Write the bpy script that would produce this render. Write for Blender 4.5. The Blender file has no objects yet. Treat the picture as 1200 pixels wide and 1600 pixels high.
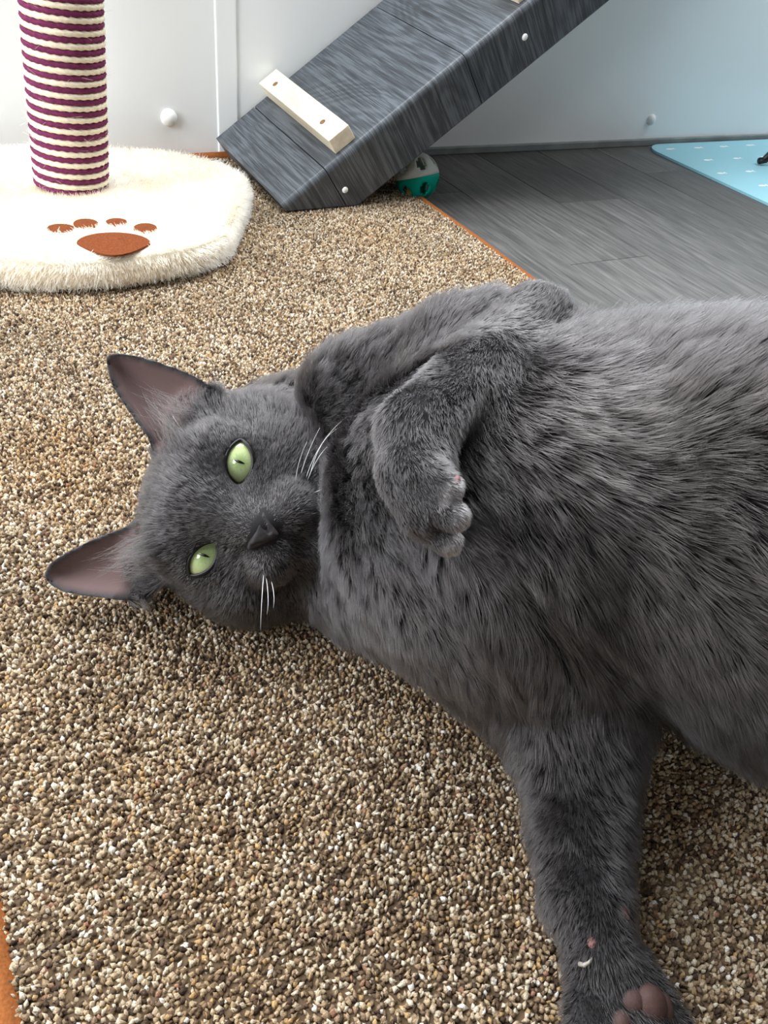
import bpy, bmesh, math, random
import numpy as np
from mathutils import Vector, Matrix

random.seed(7)
rng = np.random.default_rng(7)
scene = bpy.context.scene
COL = scene.collection

# ------------------------------------------------------------------ camera
CAM_H = 0.27
FPX = 1250.0                       # focal length in pixels of the 1200 x 1600 frame
PITCH, ROLL, YAW = map(math.radians, (39.5, 7.5, -31.5))
_R0 = np.array([1, 0, 0.]); _F0 = np.array([0, math.cos(PITCH), -math.sin(PITCH)])
_U0 = np.array([0, math.sin(PITCH), math.cos(PITCH)])
_R = math.cos(ROLL) * _R0 + math.sin(ROLL) * _U0
_U = math.cos(ROLL) * _U0 - math.sin(ROLL) * _R0
_M = np.array([[math.cos(YAW), -math.sin(YAW), 0], [math.sin(YAW), math.cos(YAW), 0], [0, 0, 1]])
CR, CU, CF = _M @ _R, _M @ _U, _M @ _F0
CC = np.array([0, 0, CAM_H])

cam_data = bpy.data.cameras.new('camera')
cam_data.sensor_fit = 'VERTICAL'
cam_data.sensor_height = 36.0
cam_data.lens = 36.0 * FPX / 1600.0
cam_data.clip_start = 0.01
cam = bpy.data.objects.new('camera', cam_data)
COL.objects.link(cam)
cam.matrix_world = Matrix(((CR[0], CU[0], -CF[0], CC[0]), (CR[1], CU[1], -CF[1], CC[1]),
                           (CR[2], CU[2], -CF[2], CC[2]), (0, 0, 0, 1)))
scene.camera = cam

# ------------------------------------------------------------------ light and exposure
world = bpy.data.worlds.new('sky')
scene.world = world
world.use_nodes = True
bg = world.node_tree.nodes['Background']
bg.inputs['Color'].default_value = (0.86, 0.94, 1.0, 1)
bg.inputs['Strength'].default_value = 0.6


def area_light(name, loc, target, sx, sy, power, colour):
    d = bpy.data.lights.new(name, 'AREA')
    d.shape = 'RECTANGLE'
    d.size, d.size_y, d.energy, d.color = sx, sy, power, colour
    o = bpy.data.objects.new(name, d)
    COL.objects.link(o)
    o.location = loc
    o.rotation_euler = (Vector(target) - Vector(loc)).to_track_quat('-Z', 'Y').to_euler()
    return o


area_light('window_daylight_back', (0.35, 0.93, 1.25), (0.30, 0.30, 0.0), 2.4, 1.1, 58.0, (0.93, 0.97, 1.0))
area_light('window_daylight_left', (-0.95, 0.42, 0.60), (0.30, 0.55, 0.08), 0.6, 0.8, 14.0, (0.97, 0.985, 1.0))
area_light('fill_light_right', (1.55, 0.42, 0.75), (0.75, 0.845, 0.08), 0.6, 0.7, 3.6, (0.97, 0.985, 1.0))  # added fill lamp, brightens the right part of the back wall
area_light('window_daylight_front', (-0.95, -0.85, 1.1), (0.1, 0.28, 0.07), 0.35, 0.45, 4.0, (0.92, 0.97, 1.0))

scene.view_settings.view_transform = 'Standard'
scene.view_settings.look = 'None'
scene.view_settings.exposure = 0.42
scene.view_settings.gamma = 1.0
scene.view_settings.use_curve_mapping = False


# ------------------------------------------------------------------ helpers
def ray(x, y):
    return CF + (x - 600) / FPX * CR - (y - 800) / FPX * CU


def at_z(x, y, z=0.0):
    d = ray(x, y)
    return CC + d * ((z - CAM_H) / d[2])


def at_d(x, y, depth):
    return CC + ray(x, y) * depth


def to_px(P):
    v = P - CC
    z = v @ CF
    return 600 + FPX * (v @ CR) / z, 800 - FPX * (v @ CU) / z


def tag(o, label=None, cat=None, group=None, kind=None):
    if label: o['label'] = label
    if cat: o['category'] = cat
    if group: o['group'] = group
    if kind: o['kind'] = kind
    return o


def empty(name, loc=(0, 0, 0)):
    o = bpy.data.objects.new(name, None)
    o.empty_display_size = 0.02
    COL.objects.link(o)
    o.location = loc
    return o


def link(name, me, mat=None, parent=None):
    o = bpy.data.objects.new(name, me)
    COL.objects.link(o)
    if mat is not None and not me.materials:
        me.materials.append(mat)
    if parent is not None:
        o.parent = parent
        pl = parent.matrix_basis.translation
        q = parent.parent
        while q is not None:
            pl = pl + q.matrix_basis.translation
            q = q.parent
        o.location = -pl
    return o


def mesh(name, verts, faces, mat=None, parent=None, smooth=False):
    me = bpy.data.meshes.new(name)
    me.from_pydata([tuple(map(float, v)) for v in verts], [], [tuple(int(i) for i in f) for f in faces])
    if smooth:
        me.polygons.foreach_set('use_smooth', [True] * len(me.polygons))
    me.update()
    return link(name, me, mat, parent)


def np_mesh(name, V, Fq, smooth=True):
    """fast mesh from arrays; Fq (n,3) or (n,4)"""
    me = bpy.data.meshes.new(name)
    k = Fq.shape[1]
    me.vertices.add(len(V)); me.vertices.foreach_set('co', np.ascontiguousarray(V, np.float32).ravel())
    me.loops.add(Fq.size); me.loops.foreach_set('vertex_index', np.ascontiguousarray(Fq, np.int32).ravel())
    me.polygons.add(len(Fq))
    me.polygons.foreach_set('loop_start', np.arange(0, Fq.size, k, dtype=np.int32))
    if smooth:
        me.polygons.foreach_set('use_smooth', np.ones(len(Fq), bool))
    me.update(calc_edges=True)
    return me


def bm_obj(name, bm, mat, parent=None, smooth=False):
    me = bpy.data.meshes.new(name)
    bmesh.ops.recalc_face_normals(bm, faces=bm.faces)
    bm.to_mesh(me); bm.free()
    if smooth:
        me.polygons.foreach_set('use_smooth', [True] * len(me.polygons))
    return link(name, me, mat, parent)


def box_bm(x0, x1, y0, y1, z0, z1, bevel=0.0, seg=2):
    bm = bmesh.new()
    bmesh.ops.create_cube(bm, size=1.0)
    for v in bm.verts:
        v.co = Vector(((x0 + x1) / 2 + v.co.x * (x1 - x0), (y0 + y1) / 2 + v.co.y * (y1 - y0),
                       (z0 + z1) / 2 + v.co.z * (z1 - z0)))
    if bevel:
        bmesh.ops.bevel(bm, geom=list(bm.edges), offset=bevel, segments=seg, affect='EDGES', profile=0.5)
    return bm


def tube(pts, radii, seg=8, cap=True):
    """verts, faces of a tube along pts"""
    pts = np.asarray(pts, float)
    n = len(pts)
    radii = np.broadcast_to(np.asarray(radii, float), (n,))
    tang = np.gradient(pts, axis=0)
    tang /= np.linalg.norm(tang, axis=1)[:, None] + 1e-12
    ref = np.array([0, 0, 1.0]) if abs(tang[0][2]) < 0.9 else np.array([1.0, 0, 0])
    V, Fc = [], []
    a = np.cross(tang[0], ref); a /= np.linalg.norm(a)
    for i in range(n):
        a = a - (a @ tang[i]) * tang[i]; a /= np.linalg.norm(a)
        b = np.cross(tang[i], a)
        for k in range(seg):
            t = 2 * math.pi * k / seg
            V.append(pts[i] + radii[i] * (math.cos(t) * a + math.sin(t) * b))
    for i in range(n - 1):
        for k in range(seg):
            k2 = (k + 1) % seg
            Fc.append((i * seg + k, i * seg + k2, (i + 1) * seg + k2, (i + 1) * seg + k))
    if cap:
        Fc.append(tuple(range(seg - 1, -1, -1)))
        Fc.append(tuple((n - 1) * seg + k for k in range(seg)))
    return V, Fc


def srgb(r, g, b):
    f = lambda c: (c / 255 / 12.92) if c / 255 <= 0.04045 else ((c / 255 + 0.055) / 1.055) ** 2.4
    return (f(r), f(g), f(b), 1.0)


class NT:
    def __init__(self, name):
        self.m = bpy.data.materials.new(name)
        self.m.use_nodes = True
        self.t = self.m.node_tree
        self.b = self.t.nodes['Principled BSDF']

    def n(self, typ, **kw):
        nd = self.t.nodes.new(typ)
        for k, v in kw.items():
            if k.startswith('i_'):
                key = k[2:]
                nd.inputs[int(key) if key.isdigit() else key.replace('_', ' ')].default_value = v
            else:
                setattr(nd, k, v)
        return nd

    def l(self, a, b):
        self.t.links.new(a, b)

    def ramp(self, fac, stops):
        r = self.n('ShaderNodeValToRGB')
        e = r.color_ramp.elements
        while len(e) < len(stops): e.new(0.5)
        for el, (p, c) in zip(e, stops):
            el.position, el.color = p, c
        self.l(fac, r.inputs[0])
        return r.outputs[0]

    def bump(self, height, strength=0.3, dist=0.001):
        b = self.n('ShaderNodeBump', i_Strength=strength, i_Distance=dist)
        self.l(height, b.inputs['Height'])
        self.l(b.outputs[0], self.b.inputs['Normal'])


def mat_plain(name, col, rough=0.5, spec=0.5, noise=0.0, scale=60, coat=0.0, bump=0.0):
    w = NT(name)
    w.b.inputs['Roughness'].default_value = rough
    w.b.inputs['Specular IOR Level'].default_value = spec
    w.b.inputs['Coat Weight'].default_value = coat
    tc = w.n('ShaderNodeTexCoord')
    ns = w.n('ShaderNodeTexNoise', i_Scale=scale, i_Detail=4.0)
    w.l(tc.outputs['Object'], ns.inputs['Vector'])
    lo = tuple(c * (1 - noise) for c in col[:3]) + (1,)
    hi = tuple(min(1, c * (1 + noise)) for c in col[:3]) + (1,)
    w.l(w.ramp(ns.outputs['Fac'], [(0.3, lo), (0.7, hi)]), w.b.inputs['Base Color'])
    if bump:
        w.bump(ns.outputs['Fac'], bump, 0.0005)
    return w.m


# ------------------------------------------------------------------ materials
M = {}
M['wall'] = mat_plain('white_panel', srgb(240, 244, 246), 0.38, 0.5, 0.015, 6)
M['wall_dull'] = mat_plain('dull_wall', srgb(72, 68, 64), 0.8, 0.2, 0.03, 3)
M['cap'] = mat_plain('white_plastic', srgb(242, 244, 244), 0.3, 0.5, 0.01, 30)
M['skirting'] = mat_plain('grey_skirting', srgb(128, 134, 134), 0.5, 0.4, 0.25, 25)
M['subfloor'] = mat_plain('dark_subfloor', srgb(50, 50, 50), 0.8, 0.2, 0.1, 20)


def mat_wood_grey(name, dark, mid, light, along='Y', rough=0.45, fine=260.0, spec=0.4, per_object=True, bump=0.25):
    w = NT(name)
    tc = w.n('ShaderNodeTexCoord')
    oi = w.n('ShaderNodeObjectInfo')
    add = w.n('ShaderNodeVectorMath', operation='ADD')
    w.l(tc.outputs['Object'], add.inputs[0])
    if per_object:
        cmb = w.n('ShaderNodeCombineXYZ')
        mu = w.n('ShaderNodeMath', operation='MULTIPLY'); mu.inputs[1].default_value = 7.3
        w.l(oi.outputs['Random'], mu.inputs[0])
        w.l(mu.outputs[0], cmb.inputs[0]); w.l(mu.outputs[0], cmb.inputs[1]); w.l(mu.outputs[0], cmb.inputs[2])
        w.l(cmb.outputs[0], add.inputs[1])
    sc = {'X': (0.06, 1, 1), 'Y': (1, 0.06, 1), 'Z': (1, 1, 0.06)}[along]
    mp = w.n('ShaderNodeMapping'); mp.inputs['Scale'].default_value = sc
    w.l(add.outputs[0], mp.inputs[0])
    n1 = w.n('ShaderNodeTexNoise', i_Scale=fine, i_Detail=6.0, i_Roughness=0.6, i_Distortion=0.0)
    w.l(mp.outputs[0], n1.inputs['Vector'])
    sc2 = tuple(1 if s == 1 else 0.22 for s in sc)
    mp2 = w.n('ShaderNodeMapping'); mp2.inputs['Scale'].default_value = sc2
    w.l(add.outputs[0], mp2.inputs[0])
    n2 = w.n('ShaderNodeTexNoise', i_Scale=14.0, i_Detail=1.5, i_Distortion=0.3)
    w.l(mp2.outputs[0], n2.inputs['Vector'])
    wv = w.n('ShaderNodeMath', operation='SINE')
    m3 = w.n('ShaderNodeMath', operation='MULTIPLY'); m3.inputs[1].default_value = 70.0
    w.l(n2.outputs['Fac'], m3.inputs[0]); w.l(m3.outputs[0], wv.inputs[0])
    mix = w.n('ShaderNodeMath', operation='MULTIPLY_ADD'); mix.inputs[1].default_value = 0.035
    w.l(wv.outputs[0], mix.inputs[0]); w.l(n1.outputs['Fac'], mix.inputs[2])
    c = w.ramp(mix.outputs[0], [(0.30, dark), (0.5, mid), (0.72, light)])
    hs = w.n('ShaderNodeHueSaturation')
    mr = w.n('ShaderNodeMapRange'); mr.inputs['To Min'].default_value = 0.66 if per_object else 1.0
    mr.inputs['To Max'].default_value = 1.34 if per_object else 1.0
    w.l(oi.outputs['Random'], mr.inputs['Value'])
    w.l(mr.outputs[0], hs.inputs['Value']); w.l(c, hs.inputs['Color'])
    w.l(hs.outputs[0], w.b.inputs['Base Color'])
    w.b.inputs['Roughness'].default_value = rough
    w.b.inputs['Specular IOR Level'].default_value = spec
    w.bump(mix.outputs[0], bump, 0.0006)
    return w.m


M['plank'] = mat_wood_grey('grey_vinyl_plank', srgb(64, 63, 62), srgb(85, 84, 82), srgb(108, 106, 104), 'Y', 0.5, fine=300.0)
M['ramp_core'] = mat_plain('ramp_core', srgb(26, 27, 28), 0.7, 0.2, 0.1, 40)

# batten pine
w = NT('pale_pine')
tc = w.n('ShaderNodeTexCoord'); mp = w.n('ShaderNodeMapping'); mp.inputs['Scale'].default_value = (1, 0.08, 1)
w.l(tc.outputs['Object'], mp.inputs[0])
ns = w.n('ShaderNodeTexNoise', i_Scale=150.0, i_Detail=4.0); w.l(mp.outputs[0], ns.inputs['Vector'])
w.l(w.ramp(ns.outputs['Fac'], [(0.3, srgb(214, 203, 178)), (0.7, srgb(238, 230, 210))]), w.b.inputs['Base Color'])
w.b.inputs['Roughness'].default_value = 0.6
M['pine'] = w.m
M['hole'] = mat_plain('screw_hole_brown', srgb(120, 92, 58), 0.6, 0.3, 0.2, 300)

# rug
w = NT('rug_tufts')
at = w.n('ShaderNodeAttribute', attribute_name='Col')
tc = w.n('ShaderNodeTexCoord'); ns = w.n('ShaderNodeTexNoise', i_Scale=1700.0, i_Detail=3.0)
w.l(tc.outputs['Object'], ns.inputs['Vector'])
hs = w.n('ShaderNodeHueSaturation')
mr = w.n('ShaderNodeMapRange'); mr.inputs['To Min'].default_value = 0.6; mr.inputs['To Max'].default_value = 1.4
mr.inputs['From Min'].default_value = 0.3; mr.inputs['From Max'].default_value = 0.7
w.l(ns.outputs['Fac'], mr.inputs['Value']); w.l(mr.outputs[0], hs.inputs['Value'])
w.l(at.outputs['Color'], hs.inputs['Color']); w.l(hs.outputs[0], w.b.inputs['Base Color'])
w.b.inputs['Roughness'].default_value = 0.9; w.b.inputs['Specular IOR Level'].default_value = 0.15
w.bump(ns.outputs['Fac'], 0.6, 0.0006)
M['tuft'] = w.m
M['rug_back'] = mat_plain('rug_backing', srgb(98, 81, 63), 0.95, 0.1, 0.2, 300)
M['binding'] = mat_plain('orange_brown_binding', srgb(136, 80, 40), 0.85, 0.15, 0.22, 900, bump=0.4)

# plush, sisal, felt
M['plush_skin'] = mat_plain('cream_plush_backing', srgb(232, 222, 204), 0.95, 0.1, 0.04, 200)


def mat_fur(name, root, tip, rough=0.35, radial=0.5, variation=0.35, tint=False):
    m = bpy.data.materials.new(name); m.use_nodes = True
    t = m.node_tree
    t.nodes.remove(t.nodes['Principled BSDF'])
    h = t.nodes.new('ShaderNodeBsdfHairPrincipled')
    h.model = 'CHIANG'
    h.parametrization = 'COLOR'
    h.inputs['Roughness'].default_value = rough
    h.inputs['Radial Roughness'].default_value = radial
    h.inputs['Coat'].default_value = 0.0
    h.inputs['IOR'].default_value = 1.38 if tint else 1.5
    h.inputs['Random Roughness'].default_value = 0.2
    hi = t.nodes.new('ShaderNodeHairInfo')
    r = t.nodes.new('ShaderNodeValToRGB')
    r.color_ramp.elements[0].color = root; r.color_ramp.elements[0].position = 0.25
    r.color_ramp.elements[1].color = tip; r.color_ramp.elements[1].position = 1.0
    t.links.new(hi.outputs['Intercept'], r.inputs[0])
    hs = t.nodes.new('ShaderNodeHueSaturation')
    mr = t.nodes.new('ShaderNodeMapRange')
    mr.inputs['To Min'].default_value = 1 - variation; mr.inputs['To Max'].default_value = 1 + variation
    t.links.new(hi.outputs['Random'], mr.inputs['Value'])
    t.links.new(mr.outputs[0], hs.inputs['Value'])
    t.links.new(r.outputs[0], hs.inputs['Color'])
    if tint:
        at = t.nodes.new('ShaderNodeAttribute'); at.attribute_name = 'tint'
        mx = t.nodes.new('ShaderNodeMix'); mx.data_type = 'RGBA'; mx.blend_type = 'MULTIPLY'; mx.inputs[0].default_value = 1.0
        t.links.new(hs.outputs[0], mx.inputs[6]); t.links.new(at.outputs['Color'], mx.inputs[7])
        t.links.new(mx.outputs[2], h.inputs['Color'])
    else:
        t.links.new(hs.outputs[0], h.inputs['Color'])
    t.links.new(h.outputs[0], t.nodes['Material Output'].inputs['Surface'])
    return m


M['plush'] = mat_fur('cream_plush', srgb(206, 190, 162), srgb(236, 228, 212), 0.5, 0.8, 0.08)
M['felt'] = mat_plain('brown_felt', srgb(118, 64, 36), 0.95, 0.1, 0.25, 700, bump=0.5)
M['sisal_purple'] = mat_plain('purple_sisal', srgb(108, 42, 78), 0.85, 0.2, 0.3, 500, bump=0.5)
M['sisal_cream'] = mat_plain('cream_sisal', srgb(232, 222, 196), 0.85, 0.2, 0.08, 500, bump=0.5)
M['tube'] = mat_plain('cardboard_core', srgb(150, 130, 100), 0.9, 0.1, 0.05, 50)

# ball, mat, stand
M['ball_white'] = mat_plain('milky_plastic', srgb(206, 212, 208), 0.35, 0.5, 0.02, 40)
M['ball_teal'] = mat_plain('teal_plastic', srgb(14, 160, 140), 0.3, 0.5, 0.05, 40)
for m_ in (M['ball_white'], M['ball_teal']):
    bsdf = m_.node_tree.nodes['Principled BSDF']
    bsdf.inputs['Transmission Weight'].default_value = 0.35
    bsdf.inputs['IOR'].default_value = 1.1
M['bell'] = mat_plain('brass_bell', srgb(186, 150, 70), 0.3, 0.6, 0.1, 60)
M['mat_blue'] = mat_plain('light_blue_mat', srgb(146, 200, 214), 0.5, 0.4, 0.02, 12)
M['print_white'] = mat_plain('white_print', srgb(240, 246, 250), 0.5, 0.3, 0.03, 400)
M['black_metal'] = mat_plain('black_coated_metal', srgb(16, 17, 19), 0.4, 0.5, 0.1, 80)

# cat
M['cat_fur'] = mat_fur('blue_grey_fur', srgb(18, 16, 16), srgb(76, 73, 74), 0.38, 0.6, 0.3, True)
w = NT('cat_skin')
at = w.n('ShaderNodeAttribute', attribute_name='Col')
w.l(at.outputs['Color'], w.b.inputs['Base Color'])
w.b.inputs['Roughness'].default_value = 0.75; w.b.inputs['Specular IOR Level'].default_value = 0.2
M['cat_skin'] = w.m
M['nose'] = mat_plain('slate_nose_leather', srgb(46, 42, 44), 0.62, 0.25, 0.25, 500, bump=0.3)
M['lid'] = mat_plain('dark_eyelid', srgb(24, 22, 23), 0.4, 0.4, 0.1, 300)
M['pad'] = mat_plain('mauve_brown_pad', srgb(66, 46, 42), 0.7, 0.35, 0.18, 600, bump=0.35)
M['pad_pink'] = mat_plain('pink_pad', srgb(118, 84, 80), 0.6, 0.35, 0.1, 500)
M['pupil'] = mat_plain('black_pupil', srgb(6, 8, 8), 0.1, 0.5, 0.0, 10, coat=1.0)
M['claw'] = mat_plain('translucent_claw', srgb(140, 134, 126), 0.3, 0.5, 0.1, 200)
M['whisker'] = mat_plain('white_whisker', srgb(235, 235, 235), 0.4, 0.4, 0.0, 10)

w = NT('green_iris')
tc = w.n('ShaderNodeTexCoord')
sep = w.n('ShaderNodeSeparateXYZ'); w.l(tc.outputs['Object'], sep.inputs[0])
ln = w.n('ShaderNodeVectorMath', operation='LENGTH')
cx = w.n('ShaderNodeCombineXYZ'); w.l(sep.outputs[0], cx.inputs[0]); w.l(sep.outputs[1], cx.inputs[1])
w.l(cx.outputs[0], ln.inputs[0])
at2 = w.n('ShaderNodeMath', operation='ARCTAN2'); w.l(sep.outputs[1], at2.inputs[0]); w.l(sep.outputs[0], at2.inputs[1])
cy = w.n('ShaderNodeCombineXYZ'); w.l(at2.outputs[0], cy.inputs[0])
sc_ = w.n('ShaderNodeMath', operation='MULTIPLY'); sc_.inputs[1].default_value = 60; w.l(ln.outputs['Value'], sc_.inputs[0])
w.l(sc_.outputs[0], cy.inputs[1])
ns = w.n('ShaderNodeTexNoise', i_Scale=9.0, i_Detail=4.0); w.l(cy.outputs[0], ns.inputs['Vector'])
ad = w.n('ShaderNodeMath', operation='MULTIPLY_ADD'); ad.inputs[1].default_value = 75.0
sub = w.n('ShaderNodeMath', operation='MULTIPLY_ADD'); sub.inputs[1].default_value = 0.5; sub.inputs[2].default_value = -0.25
w.l(ns.outputs['Fac'], sub.inputs[0]); w.l(ln.outputs['Value'], ad.inputs[0]); w.l(sub.outputs[0], ad.inputs[2])
w.l(w.ramp(ad.outputs[0], [(0.05, srgb(140, 162, 104)), (0.3, srgb(188, 204, 148)), (0.6, srgb(186, 194, 136)), (0.9, srgb(128, 130, 78))]), w.b.inputs['Base Color'])
w.b.inputs['Roughness'].default_value = 0.08; w.b.inputs['Coat Weight'].default_value = 1.0
w.b.inputs['Coat Roughness'].default_value = 0.02
M['iris'] = w.m

# ================================================================== the setting
WY = 0.845
floor = bm_obj('floor', box_bm(-1.2, 1.7, -1.0, WY, -0.03, -0.0026), M['subfloor'])
tag(floor, 'grey wood-look vinyl plank floor beside the speckled rug', kind='structure')
PW, PL = 0.0903, 0.62
plank_me = None
x = 0.5775 - PW * 19
ci = 0
col_off = {17: 0.10, 18: 0.532, 19: 0.672, 20: 0.36, 21: 0.746}
while x < 1.7:
    if x > -1.2:
        if x < 1.7 - PW:
            off = col_off.get(ci, random.uniform(0, PL))
            ys = off
            while ys > -1.0: ys -= PL
            while ys < WY:
                y0, y1 = max(ys, -1.0), min(ys + PL, WY)
                if y1 - y0 > 0.005:
                    if y0 == ys and y1 == ys + PL:
                        if plank_me is None:
                            o = bm_obj('plank', box_bm(0.0003, PW - 0.0003, 0.0003, PL - 0.0003, -0.003, 0, 0.0004, 1), M['plank'], floor)
                            plank_me = o.data
                        else:
                            o = link('plank', plank_me, None, floor)
                    else:
                        o = bm_obj('plank', box_bm(0.0003, PW - 0.0003, 0.0003, y1 - y0 - 0.0003, -0.003, 0, 0.0004, 1), M['plank'], floor)
                    o.location = (x, y0, 0)
                ys += PL
    x += PW; ci += 1

wall = bm_obj('wall_back', box_bm(-1.2, 1.7, WY, WY + 0.04, -0.03, 0.62), M['wall'])
tag(wall, 'smooth white panel wall behind the ramp and scratching post', kind='structure')
for (bx, bz, r) in ((0.2133, 0.0454, 0.0082), (0.8458, 0.0316, 0.0068)):
    bm = bmesh.new()
    bmesh.ops.create_uvsphere(bm, u_segments=20, v_segments=12, radius=r)
    for v in bm.verts:
        v.co = Vector((bx + v.co.x, WY - max(-0.002, -v.co.y * 0.75), bz + v.co.z))
    bm_obj('bolt_cap', bm, M['cap'], wall, True)
# rounded vertical cover strip between two wall panels
trim = bm_obj('trim_1', box_bm(0.262, 0.2835, WY - 0.0018, WY + 0.001, 0.0, 0.62, 0.0016, 3), M['wall'])
tag(trim, 'rounded white cover strip on the wall behind the ramp foot', kind='structure')
bb = bm_obj('baseboard_back', box_bm(0.40, 1.7, WY - 0.0045, WY + 0.001, 0, 0.0085, 0.0012), M['skirting'])
tag(bb, 'thin grey skirting strip along the foot of the white wall', kind='structure')
# unseen remainder of the room, closed in to darken the viewer's side: the light enters over the back panel and from the left
wr = bm_obj('wall_right', box_bm(1.7, 1.74, -1.0, WY + 0.04, -0.03, 2.0), M['wall_dull']); tag(wr, 'plain side wall', kind='structure')
wf = bm_obj('wall_front', box_bm(-1.2, 1.74, -1.04, -1.0, -0.03, 2.0), M['wall_dull']); tag(wf, 'plain wall behind the viewer', kind='structure')
ce = bm_obj('ceiling', box_bm(-1.2, 1.74, -1.04, WY + 0.04, 2.0, 2.04), M['wall_dull']); tag(ce, 'plain ceiling', kind='structure')

wl = bm_obj('wall_left', box_bm(-1.24, -1.2, -1.04, 0.12, -0.03, 2.0), M['wall_dull']); tag(wl, 'unseen light-blocking wall left of the viewer', kind='structure')  # unseen, added to keep light off the cat's belly

# ================================================================== rug
RX0, RX1, RY0, RY1 = -0.0335, 0.4165, -0.09, 0.838
RUG_T = 0.0112
rug = tag(empty('rug', (0.19, 0.34, 0)), 'speckled beige and brown rug with an orange-brown edge under the grey cat', 'rug')
bm_obj('backing', box_bm(RX0, RX1, RY0, RY1, 0.0, 0.0080, 0.001, 1), M['rug_back'], rug)


def lowf(X, Y, seed, s):
    r = np.random.default_rng(seed)
    out = np.zeros_like(X)
    for _ in range(7):
        a, ph, fr = r.uniform(0, 6.28), r.uniform(0, 6.28), r.uniform(0.5, 1.6) * s
        out += np.sin((X * math.cos(a) + Y * math.sin(a)) * fr + ph)
    return out / 3.0


def build_tufts():
    p = 0.00148
    nx, ny = int((RX1 - RX0) / p), int((RY1 - RY0) / p)
    gx, gy = np.meshgrid(np.arange(nx), np.arange(ny), indexing='ij')
    X = RX0 + (gx + 0.5 + 0.5 * (gy % 2) - 0.25) * p + rng.uniform(-.34, .34, gx.shape) * p
    Y = RY0 + (gy + 0.5) * p + rng.uniform(-.34, .34, gx.shape) * p
    X, Y = X.ravel(), Y.ravel()
    n = len(X)
    S = 4
    hgt = rng.uniform(0.0046, 0.0059, n) + 0.0003 * lowf(X, Y, 3, 40)
    rad = rng.uniform(0.00082, 0.00125, n)
    tilt = rng.normal(0, 0.0007, (n, 2))
    ang = rng.uniform(0, 6.28, n)
    asp = rng.uniform(0.65, 1.0, n)
    z0 = 0.0048
    NVT = S + 2
    V = np.zeros((n, NVT, 3), np.float32)
    for k in range(S):
        t = 2 * math.pi * k / S
        wob = rng.uniform(0.6, 1.35, n)
        lx, ly = rad * wob * math.cos(t) * 1.25, rad * wob * math.sin(t) * asp
        V[:, k, 0] = X + tilt[:, 0] * .6 + lx * np.cos(ang) - ly * np.sin(ang)
        V[:, k, 1] = Y + tilt[:, 1] * .6 + lx * np.sin(ang) + ly * np.cos(ang)
        V[:, k, 2] = z0 + hgt * rng.uniform(0.62, 0.86, n)
    V[:, S, 0] = X; V[:, S, 1] = Y; V[:, S, 2] = z0 - 0.003
    V[:, S + 1, 0] = X + tilt[:, 0]; V[:, S + 1, 1] = Y + tilt[:, 1]; V[:, S + 1, 2] = z0 + hgt
    f = []
    for k in range(S):
        k2 = (k + 1) % S
        f += [(S, k2, k), (k, k2, S + 1)]
    f = np.array(f)
    Fc = (f[None] + (np.arange(n) * NVT)[:, None, None]).reshape(-1, 3)
    me = np_mesh('pile', V.reshape(-1, 3), Fc)
    pal = np.array([srgb(*c)[:3] for c in ((198, 184, 160), (180, 160, 132), (162, 140, 110), (136, 114, 88), (104, 84, 64),
                                           (74, 59, 47), (214, 206, 192), (168, 138, 96), (146, 110, 86), (124, 104, 84))])
    pr = np.array([.15, .18, .17, .14, .13, .10, .025, .045, .015, .06])
    v = lowf(X, Y, 11, 60)
    c = pal[rng.choice(len(pal), n, p=pr / pr.sum())]
    c = c * (1 + 0.07 * v[:, None])
    warm = np.clip(lowf(X, Y, 21, 30) - 0.3, 0, 1)[:, None]
    c = c * (1 - warm * np.array([0.02, 0.10, 0.2]))
    c = np.clip(c * np.array([0.96, 0.98, 1.03]) * rng.uniform(0.88, 1.1, (n, 1)), 0, 1)
    CC_ = np.ones((n, NVT, 4), np.float32)
    CC_[:, :, :3] = c[:, None, :]
    a = me.color_attributes.new('Col', 'FLOAT_COLOR', 'POINT')
    a.data.foreach_set('color', CC_.ravel())
    return me


tag(link('pile', build_tufts(), M['tuft'], rug), kind='stuff')


def strip(name, pts, r, mat, parent):
    V, Fc = tube(pts, r, 10)
    return mesh(name, V, Fc, mat, parent, True)


def wob_line(a, b, n=60, amp=0.0006):
    t = np.linspace(0, 1, n)[:, None]
    P = np.array(a) * (1 - t) + np.array(b) * t
    P[:, 0] += amp * np.sin(t[:, 0] * 37) ; P[:, 1] += amp * np.sin(t[:, 0] * 29 + 1)
    return P


zb = 0.0052
strip('binding', wob_line((RX1 + 0.0022, RY0, zb), (RX1 + 0.0022, RY1, zb)), 0.0050, M['binding'], rug)
strip('binding', wob_line((RX0 - 0.0030, RY0, zb), (RX0 - 0.0030, RY1, zb)), 0.0060, M['binding'], rug)
strip('binding', wob_line((RX0, RY1 + 0.0, zb + 0.003), (RX1, RY1 + 0.0, zb + 0.003)), 0.0055, M['binding'], rug)
strip('binding', wob_line((RX0, RY0 - 0.002, zb), (RX1, RY0 - 0.002, zb)), 0.0052, M['binding'], rug)


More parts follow.
